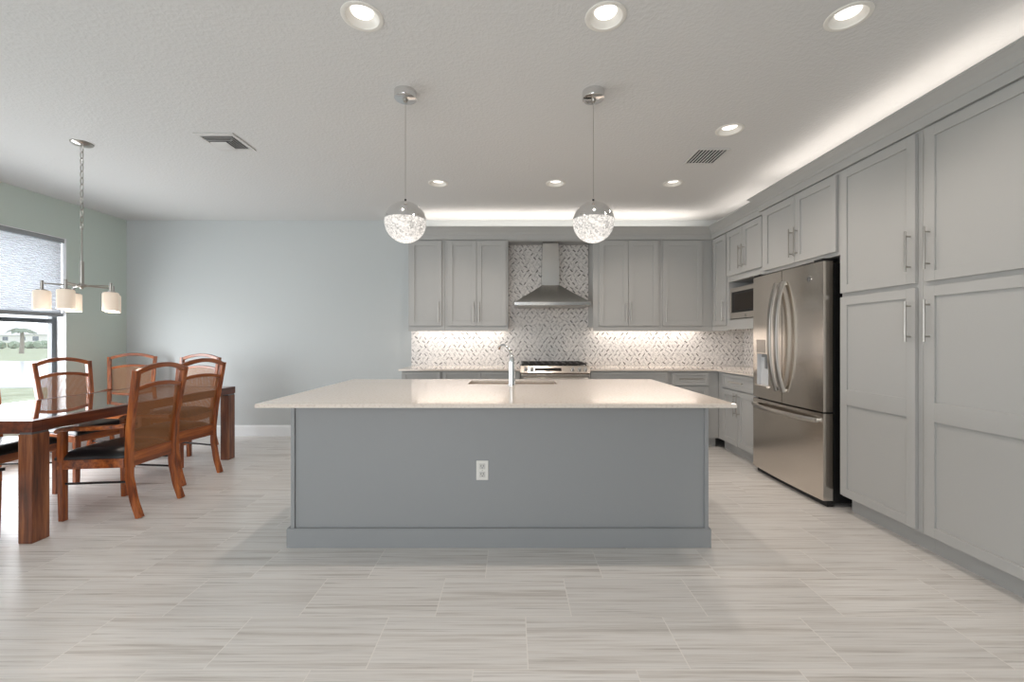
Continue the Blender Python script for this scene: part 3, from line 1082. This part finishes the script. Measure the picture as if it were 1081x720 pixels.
def bowed(b, x0, x1, z0, z1, thick, hole=None, nx=8, mi=0):
    xs = [x0 + (x1 - x0) * k / nx for k in range(nx + 1)]
    zs = [z0, z1]
    if hole:
        xs = sorted(set([x for x in xs if not (hole[0] < x < hole[1])] + [hole[0], hole[1]]))
        zs = [z0, hole[2], hole[3], z1]
    F = [[b.bm.verts.new((x, bow(x), z)) for x in xs] for z in zs]
    K = [[b.bm.verts.new((x, thick, z)) for x in xs] for z in zs]
    nxs, nzs = len(xs), len(zs)
    for j in range(nzs - 1):
        for i in range(nxs - 1):
            if hole and abs(xs[i] - hole[0]) < 1e-9 and abs(zs[j] - hole[2]) < 1e-9:
                q = [F[j][i], F[j][i + 1], F[j + 1][i + 1], F[j + 1][i]]
                p = [b.bm.verts.new((v_.co.x, 0.030, v_.co.z)) for v_ in q]
                for k in range(4):
                    b.bm.faces.new([q[k], q[(k + 1) % 4], p[(k + 1) % 4], p[k]]).material_index = 1
                b.bm.faces.new(p).material_index = 1
            else:
                b.bm.faces.new([F[j][i], F[j][i + 1], F[j + 1][i + 1], F[j + 1][i]])
            b.bm.faces.new([K[j][i], K[j + 1][i], K[j + 1][i + 1], K[j][i + 1]])
    for i in range(nxs - 1):
        b.bm.faces.new([F[0][i], K[0][i], K[0][i + 1], F[0][i + 1]])
        b.bm.faces.new([F[-1][i], F[-1][i + 1], K[-1][i + 1], K[-1][i]])
    for j in range(nzs - 1):
        b.bm.faces.new([F[j][0], F[j + 1][0], K[j + 1][0], K[j][0]])
        b.bm.faces.new([F[j][-1], K[j][-1], K[j + 1][-1], F[j + 1][-1]])


DK = 0.07
MB().box(0.004, fw - 0.004, DK + 0.012, 0.66, 0.03, 1.80, 0.004).build('case', 'black', rf)
MB().box(0.02, fw - 0.02, DK * 0.5, DK + 0.012, 0.03, 1.79).build('gasket', 'black', rf)
SPL = 0.42
FZ0, FZS, FZT = 0.04, 0.695, 1.815
DISP = (0.072, 0.262, 0.80, 1.105)
b = MB()
bowed(b, 0.0, fw / 2 - 0.003, FZS + 0.008, FZT, DK, DISP)
ld = b.build('door', ['steel', mat('dispenser_cavity', srgb(206, 208, 210), 0.3, 0.0)], rf, smooth=True, angle=20)
b = MB()
bowed(b, fw / 2 + 0.003, fw, FZS + 0.008, FZT, DK)
rd = b.build('door', 'steel', rf, smooth=True, angle=20)
b = MB()
bowed(b, 0.0, fw, FZ0 + 0.01, FZS - 0.006, DK, nx=14)
fd = b.build('freezer_drawer', 'steel', rf, smooth=True, angle=20)
# dispenser fittings
yy = bow(0.16)
MB().box(DISP[0], DISP[1], yy - 0.002, yy + 0.02, 1.115, 1.235, 0.002).build('control_display', mat('dispenser_display', srgb(168, 160, 152), 0.2, 0.6), ld)
b = MB().box(DISP[0] + 0.004, DISP[1] - 0.004, yy - 0.022, 0.029, DISP[2] + 0.002, DISP[2] + 0.022, 0.004)
b.build('drip_tray', 'steel', ld)
b = MB().box(0.13, 0.20, 0.002, 0.028, 1.075, 1.104, 0.004).box(0.15, 0.18, 0.018, 0.028, 0.97, 1.075, 0.004)
b.build('paddle', mat('paddle_grey', srgb(120, 122, 124), 0.4), ld)


def bar_handle(pts, r=0.013):
    b = MB()
    prof = [(0.021, 0.006), (0.018, 0.011), (0.0, 0.014), (-0.018, 0.011), (-0.021, 0.006), (-0.021, -0.008), (-0.015, -0.013), (0.015, -0.013), (0.021, -0.008)]
    b.sweep(pts, prof, up=(0, -1, 0))
    return b


def vhandle(x):
    y0 = bow(x)
    pts = []
    za, zb_ = 0.80, 1.715
    for k in range(17):
        s = k / 16
        z = za + (zb_ - za) * s
        o_ = 0.018 + 0.062 * (1 - abs(2 * s - 1) ** 2.6)
        pts.append((x, y0 - o_, z))
    b = bar_handle(pts)
    for z in (za + 0.012, zb_ - 0.012):
        b.box(x - 0.012, x + 0.012, y0 - 0.026, y0 + 0.004, z - 0.014, z + 0.014, 0.003)
    return b


vhandle(fw / 2 - 0.045).build('handle', 'nickel', ld, smooth=True)
vhandle(fw / 2 + 0.045).build('handle', 'nickel', rd, smooth=True)
pts = []
for k in range(21):
    s = k / 20
    x = 0.04 + (fw - 0.08) * s
    pts.append((x, bow(x) - 0.02 - 0.045 * (1 - abs(2 * s - 1) ** 3), 0.635))
b = MB()
prof = [(0.017, 0.008), (0.0, 0.014), (-0.017, 0.008), (-0.017, -0.009), (0.017, -0.009)]
b.sweep(pts, prof, up=(0, -1, 0))
for x in (0.052, fw - 0.052):
    b.box(x - 0.013, x + 0.013, bow(x) - 0.028, bow(x) + 0.004, 0.622, 0.648, 0.003)
b.build('handle', 'nickel', fd, smooth=True)
# round emblem on the right door: px (859,293)
ex = 0.775
ez = 1.70
yb = bow(ex)
MB().cyl((ex, yb - 0.003, ez), (ex, yb + 0.003, ez), 0.022, n=28).build('emblem', 'chrome', rd)
b = MB()
b.tube([(ex + 0.019 * math.cos(k * PI / 12), yb - 0.004, ez + 0.019 * math.sin(k * PI / 12)) for k in range(24)], 0.0014, 6, closed=True)
for sx in (-1, 1):
    b.tube([(ex + sx * 0.006 + 0.006 * math.cos(k * PI / 6), yb - 0.004, ez + 0.009 * math.sin(k * PI / 6)) for k in range(1, 11)], 0.0013, 6)
rd_em = b.build('monogram', mat('emblem_grey', srgb(96, 94, 92), 0.3, 0.8), rd.children[-1] if rd.children else rd)
b = MB().box(fw - 0.10, fw - 0.01, 0.0, 0.12, FZT + 0.001, FZT + 0.022, 0.004)
b.build('hinge_cover', 'black', rf)
b = MB().box(0.01, 0.10, 0.0, 0.12, FZT + 0.001, FZT + 0.022, 0.004)
b.build('hinge_cover', 'black', rf)
MB().box(0.01, fw - 0.01, 0.035, 0.08, 0.0, 0.045, 0.003).build('kick_grille', 'black', rf)
for x in (0.05, fw - 0.05):
    MB().cyl((x, 0.55, 0.0), (x, 0.55, 0.04), 0.02, n=14).build('foot', 'black', rf)

# ------------------------------------------------------------------ recessed lamps
can_names = ['recessed ceiling lamp in the front row, left of the three',
             'recessed ceiling lamp in the front row, above the middle of the island',
             'recessed ceiling lamp in the front row, nearest the pantry cabinets',
             'recessed ceiling lamp just in front of the right-hand ceiling vent',
             'recessed ceiling lamp in the far row, beside the left pendant',
             'recessed ceiling lamp in the far row, above the range',
             'recessed ceiling lamp in the far row, rightmost, near the refrigerator']


def can_lamp():
    r_ = thing('recessed_light', '', 'ceiling light', group='recessed ceiling lamps')
    MB().lathe([(CAN_R - 0.003, 0.0), (CAN_R - 0.001, -0.004), (0.088, -0.006), (0.096, -0.003), (0.097, 0.0)], n=40).build('trim_ring', 'white_plastic', r_, smooth=True)
    MB().lathe([(0.050, 0.026), (0.053, 0.022), (0.060, 0.014), (0.070, 0.006), (CAN_R - 0.002, 0.0)], n=40).build('baffle', 'white_plastic', r_, smooth=True)
    MB().lathe([(0.0, 0.020), (0.050, 0.0215), (0.052, 0.026), (0.0, 0.030)], n=40).build('lens', 'lens', r_, smooth=True)
    d = bpy.data.lights.new('can_spot', 'SPOT')
    d.energy = LIGHTS['can']
    d.color = WARM
    d.spot_size = math.radians(135)
    d.spot_blend = 0.7
    d.shadow_soft_size = 0.05
    o = bpy.data.objects.new('lamp', d)
    o.location = (0, 0, -0.012)
    o.parent = r_
    col.objects.link(o)
    return r_


proto = can_lamp()
for i, (x, y) in enumerate(CANS):
    o = proto if i == 0 else copy_tree(proto)
    o.location = (x, y, CEIL)
    o['label'] = can_names[i]

# ------------------------------------------------------------------ pendants
PR = 0.127


def pendant():
    p = thing('pendant_lamp', '', 'pendant lamp', group='globe pendants over the island')
    b = MB().lathe([(0.0, -0.048), (0.05, -0.048), (0.066, -0.044), (0.068, -0.038), (0.068, 0.0), (0.0, 0.0)], n=36)
    b.build('ceiling_canopy', 'chrome', p, smooth=True)
    zc = 1.957 - CEIL
    MB().cyl((0, 0, -0.062), (0, 0, -0.047), 0.012, 0.016, 14).cyl((0, 0, zc + PR + 0.004), (0, 0, -0.05), 0.0016, n=8).build('cord', 'nickel', p)
    prof = [(PR * math.cos(a), zc + PR * math.sin(a)) for a in [PI / 2 * k / 16 + 0.11 * (1 - k / 16) for k in range(17)]]
    prof[-1] = (0.0, zc + PR)
    prof = [(prof[0][0] - 0.004, prof[0][1])] + prof
    cap = MB().lathe(prof, n=48).build('chrome_dome', 'chrome', p, smooth=True)
    MB().cyl((0, 0, zc + PR - 0.002), (0, 0, zc + PR + 0.016), 0.006, n=12).build('cord_grip', 'black', cap)
    R2 = PR - 0.002
    prof = [(0.0, zc - R2)] + [(R2 * math.cos(a), zc + R2 * math.sin(a)) for a in [-PI / 2 + (PI / 2 + 0.11) * k / 20 for k in range(1, 21)]] + [(0.0, zc + R2 * math.sin(0.11))]
    MB().lathe(prof, n=48).build('crystal_bowl', 'crystal', p, smooth=True)
    d = bpy.data.lights.new('pendant_lamp_light', 'POINT')
    d.energy = LIGHTS['pendant']
    d.color = NEUTRAL
    d.shadow_soft_size = 0.1
    o = bpy.data.objects.new('pendant_glow', d)
    o.location = (0, 0, zc - PR - 0.11)
    o.parent = p
    col.objects.link(o)
    return p


pp = pendant()
for i, (x, y, lab) in enumerate(((-0.655, 2.62, 'chrome and crystal globe pendant over the left half of the island'),
                                 (0.500, 2.62, 'chrome and crystal globe pendant over the right half of the island'))):
    o = pp if i == 0 else copy_tree(pp)
    o.location = (x, y, CEIL)
    o['label'] = lab

# ------------------------------------------------------------------ chandelier
CHX, CHY = -3.335, 3.305
ch = thing('chandelier', 'five-shade brushed nickel chandelier hanging by a chain over the dining table', 'chandelier', (CHX, CHY, CEIL))
MB().lathe([(0.0, -0.022), (0.012, -0.022), (0.060, -0.014), (0.068, -0.007), (0.069, 0.0), (0.0, 0.0)], n=36).build('ceiling_canopy', 'nickel', ch, smooth=True)
b = MB()
zt, zb = -0.02, 2.09 - CEIL
nl = 13
pitch = (zt - zb) / nl
for k in range(nl):
    zc = zt - pitch * (k + 0.5)
    pts = []
    for j in range(14):
        a = 2 * PI * j / 14
        u_, v_ = 0.0105 * math.cos(a), (pitch * 0.62) * math.sin(a)
        pts.append((u_, 0, zc + v_) if k % 2 else (0, u_, zc + v_))
    b.tube(pts, 0.003, 6, up=(0, 1, 0) if k % 2 else (1, 0, 0), closed=True)
b.build('chain', 'nickel', ch, smooth=True)
HZ = 1.655 - CEIL
b = MB().cyl((0, 0, 1.83 - CEIL), (0, 0, 2.10 - CEIL), 0.0055, n=12).cyl((0, 0, HZ - 0.01), (0, 0, 1.84 - CEIL), 0.0135, n=18)
b.build('stem', 'nickel', ch, smooth=True)
b = MB().lathe([(0.0, -0.03), (0.008, -0.026), (0.012, -0.014), (0.034, -0.008), (0.036, 0.0), (0.034, 0.008), (0.014, 0.014), (0.0, 0.014)], (0, 0, HZ), 24)
b.build('hub', 'nickel', ch, smooth=True)
CR = 0.21
for k in range(5):
    th = math.radians(220 + 72 * k)
    c, s = math.cos(th), math.sin(th)
    b = MB().cyl((0.02 * c, 0.02 * s, HZ), (CR * c, CR * s, HZ), 0.0055, n=12)
    b.cyl((CR * c, CR * s, HZ - 0.045), (CR * c, CR * s, HZ + 0.022), 0.0095, n=14)
    b.lathe([(0.0, -0.052), (0.030, -0.052), (0.030, -0.046), (0.012, -0.042), (0.0, -0.042)], (CR * c, CR * s, HZ), 24)
    arm = b.build('arm', 'nickel', ch, smooth=True)
    rr, zt_, zb_ = 0.0495, HZ - 0.052, HZ - 0.195
    b = MB().lathe([(0.012, zt_), (rr - 0.012, zt_), (rr - 0.003, zt_ - 0.004), (rr, zt_ - 0.014), (rr, zb_), (rr - 0.005, zb_), (rr - 0.005, zt_ - 0.01), (0.012, zt_ - 0.006)], (CR * c, CR * s, 0), 32)
    b.build('glass_shade', 'opal', arm, smooth=True)
    b = MB().lathe([(0.0, zb_ + 0.03), (0.02, zb_ + 0.038), (0.026, zb_ + 0.06), (0.014, zb_ + 0.1), (0.012, zt_ - 0.01)], (CR * c, CR * s, 0), 16)
    b.build('bulb', 'bulb', arm, smooth=True)
    d = bpy.data.lights.new('chandelier_light', 'POINT')
    d.energy = LIGHTS['chandelier']
    d.color = WARM
    d.shadow_soft_size = 0.03
    o = bpy.data.objects.new('bulb_glow', d)
    o.location = (CR * c, CR * s, zb_ - 0.01)
    o.parent = ch
    col.objects.link(o)

# ------------------------------------------------------------------ ceiling vents
M['vent'] = mat('vent_paint', srgb(206, 205, 203), 0.6)
v1 = thing('ceiling_vent', 'square white ceiling air diffuser between the chandelier and left pendant', 'vent', (-2.204, 3.284, CEIL))
MB().box(-0.122, 0.122, -0.115, 0.115, -0.003, -0.0005).build('shadow_backing', 'dark', v1)  # dark sheet painted in for the shadow between the louvers


def vent_frame(a0, b0, fa, fb, parent):
    b = MB()
    for (x0, x1, y0, y1) in ((-a0, a0, -b0, -b0 + fb), (-a0, a0, b0 - fb, b0), (-a0, -a0 + fa, -b0 + fb, b0 - fb), (a0 - fa, a0, -b0 + fb, b0 - fb)):
        b.box(x0, x1, y0, y1, -0.009, -0.0005, 0.002)
    b.build('frame', 'vent', parent)


vent_frame(0.147, 0.147, 0.025, 0.036, v1)
for k in range(4):     # near fins
    y = -0.098 + k * 0.022
    MB().prism([(y, -0.003), (y + 0.004, -0.003), (y + 0.001, -0.007), (y - 0.003, -0.007)], -0.118, 0.110 - k * 0.012, 'X').build('louver', 'vent', v1)
for k in range(5):     # fins on the right
    x = 0.112 - k * 0.022
    MB().prism([(x, -0.003), (x + 0.004, -0.003), (x + 0.007, -0.008), (x + 0.003, -0.008)], -0.010 - 0.02 * (4 - k) if k < 4 else -0.012, 0.108, 'Y').build('louver', 'vent', v1)
for k in range(5):     # far fins, broad faces towards the room
    y = -0.008 + k * 0.022
    MB().prism([(y, -0.004), (y + 0.003, -0.004), (y + 0.024, -0.016), (y + 0.021, -0.016)], -0.118, 0.008, 'X').build('louver', 'vent', v1)

v2 = thing('ceiling_vent', 'slotted white ceiling air vent near the right wall cabinets', 'vent', (1.61, 3.54, CEIL))
MB().box(-0.116, 0.116, -0.132, 0.132, -0.003, -0.0005).build('shadow_backing', 'dark', v2)  # dark sheet stands in for the shaded gaps between the slats
vent_frame(0.130, 0.146, 0.016, 0.016, v2)
for k in range(8):
    x = -0.094 + k * 0.0265
    MB().prism([(x - 0.003, -0.003), (x + 0.003, -0.003), (x + 0.004, -0.008), (x - 0.002, -0.008)], -0.13, 0.13, 'Y').build('louver', 'vent', v2)

# ------------------------------------------------------------------ dining table
TX0, TX1, TY0, TY1 = -3.88, -2.90, 2.575, 4.47
TZ = 0.745
tb = thing('dining_table', 'long dark polished wooden dining table with square legs near the window', 'dining table', ((TX0 + TX1) / 2, (TY0 + TY1) / 2, 0))
hx, hy_ = (TX1 - TX0) / 2, (TY1 - TY0) / 2
ins = 0.055
MB().box(-hx + ins, hx - ins, -hy_ + ins, hy_ - ins, TZ - 0.022, TZ - 0.0005, 0.001).build('tabletop', 'table_top', tb)
b = MB()
b.box(-hx, hx, -hy_, -hy_ + ins, TZ - 0.07, TZ, 0.003)
b.box(-hx, hx, hy_ - ins, hy_, TZ - 0.07, TZ, 0.003)
b.box(-hx, -hx + ins, -hy_ + ins, hy_ - ins, TZ - 0.07, TZ, 0.003)
b.box(hx - ins, hx, -hy_ + ins, hy_ - ins, TZ - 0.07, TZ, 0.003)
b.build('edge_frame', 'table_edge', tb)
for s_ in (-1, 1):
    ya, yb = sorted((s_ * (hy_ - 0.06), s_ * (hy_ - 0.02)))
    MB().box(-hx + 0.02, hx - 0.02, ya, yb, TZ - 0.082, TZ - 0.07).build('apron', 'table_edge', tb)
for sx in (-1, 1):
    for sy in (-1, 1):
        xa, xb = sorted((sx * hx, sx * (hx - 0.088)))
        ya, yb = sorted((sy * (hy_ - 0.002), sy * (hy_ - 0.104)))
        lg = MB().box(xa + (0.004 if sx < 0 else 0), xb - (0.004 if sx > 0 else 0), ya, yb, 0, TZ - 0.082, 0.006).build('leg', 'table_leg', tb)
        MB().box(xa + 0.008, xb - 0.008, ya + 0.004, yb - 0.004, TZ - 0.083, TZ - 0.069).build('leg_plate', mat('leg_plate_metal', srgb(110, 112, 114), 0.4, 0.8), lg)
# ------------------------------------------------------------------ dining chairs


def smooth_path(pts, n=6):
    out = []
    P = [Vector(p) for p in pts]
    P = [P[0] * 2 - P[1]] + P + [P[-1] * 2 - P[-2]]
    for i in range(1, len(P) - 2):
        for k in range(n):
            s = k / n
            a, b_, c, d = P[i - 1], P[i], P[i + 1], P[i + 2]
            out.append(0.5 * ((2 * b_) + (c - a) * s + (2 * a - 5 * b_ + 4 * c - d) * s * s + (3 * b_ - a - 3 * c + d) * s ** 3))
    out.append(P[-2])
    return out


def post_x(z):
    """rear post centre line: x (back is -x) for height z"""
    pts = [(0.0, -0.262), (0.12, -0.222), (0.28, -0.190), (0.42, -0.188), (0.60, -0.200), (0.80, -0.230), (1.03, -0.266)]
    for (z0, x0), (z1, x1) in zip(pts, pts[1:]):
        if z <= z1:
            s = (z - z0) / (z1 - z0)
            return x0 + (x1 - x0) * s
    return pts[-1][1]


def post_y(z):
    if z < 0.4:
        return 0.185
    return 0.185 + 0.030 * (z - 0.4) / 0.63


def rect_prof(a, b_, bev=0.004):
    return [(a - bev, b_), (a, b_ - bev), (a, -b_ + bev), (a - bev, -b_), (-a + bev, -b_), (-a, -b_ + bev), (-a, b_ - bev), (-a + bev, b_)]


def make_chair(arms):
    """faces +x, origin on the floor below the seat centre"""
    r_ = thing('dining_armchair' if arms else 'dining_chair', '', 'chair')
    # seat frame
    b = MB()
    fo = [(0.245, -0.255), (0.245, 0.255), (-0.165, 0.205), (-0.165, -0.205)]
    b.prism(fo, 0.352, 0.415, 'Z', bev=0.004)
    b.build('seat_frame', 'chair_rail', r_)
    # cushion
    b = MB()
    nx, ny = 12, 12
    grid = []
    for i in range(nx + 1):
        u_ = i / nx
        x = -0.17 + 0.432 * u_
        hwid = 0.195 + 0.057 * u_
        rowv = []
        for j in range(ny + 1):
            v_ = 2 * j / ny - 1
            ed = (1 - abs(v_) ** 5) * (1 - abs(2 * u_ - 1) ** 5)
            rowv.append(b.bm.verts.new((x, v_ * hwid, 0.432 + 0.052 * max(0.0, ed) ** 0.55)))
        grid.append(rowv)
    for i in range(nx):
        for j in range(ny):
            b.bm.faces.new([grid[i][j], grid[i + 1][j], grid[i + 1][j + 1], grid[i][j + 1]])
    be = [e for e in b.bm.edges if e.is_boundary]
    ext = bmesh.ops.extrude_edge_only(b.bm, edges=be)
    for g_ in ext['geom']:
        if isinstance(g_, bmesh.types.BMVert):
            g_.co.z = 0.414
    b.build('seat_cushion', 'leather', r_, smooth=True, angle=60)
    # rear posts run from foot to top rail
    zs = [0.0, 0.05, 0.12, 0.2, 0.28, 0.35, 0.42, 0.52, 0.62, 0.72, 0.82, 0.92, 1.025]
    for s in (-1, 1):
        pts = [(post_x(z), s * post_y(z), z) for z in zs]
        b = MB().sweep(smooth_path(pts, 3), rect_prof(0.0205, 0.0185), up=(0, 1, 0))
        b.build('back_leg', 'chair_wood', r_, smooth=True, angle=40)
    # front legs
    for s in (-1, 1):
        y = s * 0.232
        b = MB()
        top = 0.615 if arms else 0.405
        pts = [(0.222, y, 0.0), (0.225, y, 0.2), (0.226, y, 0.38), (0.226, y, top)]
        b.sweep(pts, rect_prof(0.021, 0.021), up=(0, 1, 0), scale=[0.86, 0.95, 1.0, 1.0])
        b.build('front_leg', 'chair_wood', r_, smooth=True, angle=40)
    # curved rails of the back

    def rail(zc, rise, hh, dd):
        b = MB()
        pts = []
        for k in range(13):
            v_ = k / 6 - 1
            z = zc + rise * (1 - v_ * v_)
            w_ = post_y(zc) - 0.004
            pts.append((post_x(zc) - 0.012 * (1 - v_ * v_), v_ * w_, z))
        b.sweep(pts, rect_prof(dd, hh, 0.003), up=(0, 0, 1))
        return b
    rail(1.008, 0.046, 0.017, 0.015).build('top_rail', 'chair_rail', r_, smooth=True, angle=40)
    rail(0.888, 0.032, 0.014, 0.012).build('mid_rail', 'chair_rail', r_, smooth=True, angle=40)
    MB().box(post_x(0.43) - 0.014, post_x(0.43) + 0.014, -0.175, 0.175, 0.352, 0.452, 0.003).build('bottom_rail', 'chair_rail', r_)
    # cane panel between the lower and the middle rail
    b = MB()
    n_ = 10
    for sgn in (0.0, 0.004):
        rows = []
        for i in range(n_ + 1):
            z = 0.445 + (0.888 - 0.445) * i / n_
            rowv = []
            for j in range(9):
                v_ = j / 4 - 1
                zz = z + (0.032 * (1 - v_ * v_)) * (i / n_)
                rowv.append(b.bm.verts.new((post_x(z) - 0.008 * (1 - v_ * v_) + sgn, v_ * (post_y(z) - 0.012), zz)))
            rows.append(rowv)
        for i in range(n_):
            for j in range(8):
                b.bm.faces.new([rows[i][j], rows[i + 1][j], rows[i + 1][j + 1], rows[i][j + 1]])
    b.build('cane_back', 'cane', r_, smooth=True)
    # side stretchers
    for s in (-1, 1):
        b = MB().tube([(-0.195, s * 0.185, 0.25), (0.225, s * 0.232, 0.25)], 0.008, 10)
        b.build('stretcher', 'stretch', r_, smooth=True)
    if arms:
        for s in (-1, 1):
            pts = smooth_path([(-0.178, s * 0.197, 0.640), (-0.05, s * 0.225, 0.632), (0.10, s * 0.243, 0.630), (0.21, s * 0.240, 0.625), (0.252, s * 0.236, 0.608)], 5)
            b = MB().sweep(pts, rect_prof(0.025, 0.014, 0.006), up=(0, 0, 1))
            b.build('arm', 'chair_rail', r_, smooth=True, angle=40)
    return r_


M['stretch'] = mat('stretcher_iron', srgb(52, 50, 50), 0.4, 0.6)
CG = 'cane-back dining chairs around the table'
arm = make_chair(True)
arm.location = (-2.845, 3.145, 0)
arm.rotation_euler = (0, 0, PI)
tag(arm, 'cane-back armchair at the near right side of the dining table', 'chair', CG)
side = make_chair(False)
chairs = [
    (-3.005, 3.83, 180 - 10, 'cane-back chair on the right side of the table, behind the armchair'),
    (-3.88, 3.19, 0, 'cane-back chair cut by the left edge, on the window side of the table'),
    (-3.93, 3.93, -9, 'cane-back chair directly in front of the window on the far side of the table'),
    (-3.65, 4.735, -90, 'cane-back chair at the far head of the dining table, mostly hidden'),
    (-3.44, 2.42, 90, 'dining chair at the near table end, only a front leg in view'),
]
for i, (x, y, a, lab) in enumerate(chairs):
    o = side if i == 0 else copy_tree(side)
    o.location = (x, y, 0)
    o.rotation_euler = (0, 0, math.radians(a))
    tag(o, lab, 'chair', CG)
o = copy_tree(arm)
o.location = (-4.5, 4.98, 0)
o.rotation_euler = (0, 0, math.radians(-60))
tag(o, 'cane-back armchair standing in the far left corner behind the table', 'chair', CG)

# ------------------------------------------------------------------ outside the window
gz = -0.12


def ground(name, x0, x1, y0, y1, z, m):
    return struct(MB().box(x0, x1, y0, y1, z - 0.1, z).build(name, m))


ground('lawn', -260, -5.2, -30, 230, gz, 'grass')
b = MB()
b.prism([(-26, 10.5), (-7, 12.6), (-5.5, 26), (-60, 26), (-60, 9)], gz, gz + 0.015, 'Z')
struct(b.build('pond', 'water'))


def palm(loc, h, label):
    p = thing('palm_tree', label, 'palm tree', loc)
    b = MB().tube([(0, 0, 0), (0.03 * h, 0, h * 0.4), (0.02 * h, 0, h * 0.78)], 0.05 * h, 10, scale=[1.2, 0.9, 0.8])
    b.build('trunk', 'trunk', p, smooth=True)
    b = MB()
    rnd = random.Random(3)
    for k in range(16):
        a = 2 * PI * k / 16 + rnd.uniform(-0.15, 0.15)
        L = h * rnd.uniform(0.27, 0.36)
        up_ = rnd.uniform(0.1, 0.5)
        prev = None
        for j in range(8):
            s = j / 7
            x = L * s * math.cos(a)
            y = L * s * math.sin(a)
            z = h * 0.78 + L * (up_ * s - 0.75 * s * s)
            wdt = 0.11 * h * math.sin(PI * min(1, s * 0.9 + 0.08))
            px, py = -math.sin(a) * wdt, math.cos(a) * wdt
            cur = (b.bm.verts.new((x + px, y + py, z - wdt * 0.35)), b.bm.verts.new((x, y, z)), b.bm.verts.new((x - px, y - py, z - wdt * 0.35)))
            if prev:
                b.bm.faces.new([prev[0], prev[1], cur[1], cur[0]])
                b.bm.faces.new([prev[1], prev[2], cur[2], cur[1]])
            prev = cur
    b.build('fronds', 'frond', p)


# through px (22,357): X = -1.151 d
palm((-1.151 * 40, 40, gz), 3.0, 'small palm tree on the far lawn beyond the water, seen through the window')


def house(loc, rz, W, D, H, label):
    h = thing('house', label, 'house', loc, rz)
    wl = MB().box(-W / 2, W / 2, 0, D, 0, H).build('wall', 'stucco', h)
    b = MB()
    o_ = 0.6
    bs = [b.bm.verts.new(p) for p in ((-W / 2 - o_, -o_, H), (W / 2 + o_, -o_, H), (W / 2 + o_, D + o_, H), (-W / 2 - o_, D + o_, H))]
    r1, r2 = b.bm.verts.new((-W / 2 + D / 2, D / 2, H + D * 0.2)), b.bm.verts.new((W / 2 - D / 2, D / 2, H + D * 0.2))
    b.bm.faces.new([bs[0], bs[1], r2, r1])
    b.bm.faces.new([bs[1], bs[2], r2])
    b.bm.faces.new([bs[2], bs[3], r1, r2])
    b.bm.faces.new([bs[3], bs[0], r1])
    b.bm.faces.new(bs[::-1])
    b.build('roof', 'roof', h)
    for k in range(4):
        x = -W / 2 + W * (k + 0.5) / 4
        MB().box(x - 0.7, x + 0.7, -0.06, 0.01, 0.8, 2.3).build('window', 'house_glass', h)


house((-1.05 * 150, 150, gz), 0.8, 18, 11, 2.9, 'low pale house beyond the water, at the right of the window view')
house((-1.21 * 165, 165, gz), 0.8, 18, 11, 2.9, 'low pale house beyond the water, left of the palm tree')


def hedge(loc, L, h, label):
    b = MB()
    rnd = random.Random(int(L * 10))
    for k in range(int(L * 3)):
        x = rnd.uniform(-L / 2, L / 2)
        r = bmesh.ops.create_icosphere(b.bm, subdivisions=1, radius=h * rnd.uniform(0.4, 0.65))
        for v_ in r['verts']:
            v_.co += Vector((x, rnd.uniform(-0.5, 0.5), h * 0.45))
            v_.co *= 1 + rnd.uniform(-0.03, 0.03)
            v_.co.z = max(v_.co.z, 0.0)
    o = b.build('hedge', 'hedge', None)
    o.location = loc
    o.rotation_euler = (0, 0, 0.8)
    tag(o, label, 'hedge')


hedge((-1.10 * 62, 62, gz), 22, 1.1, 'low green hedge along the far shore beyond the water')
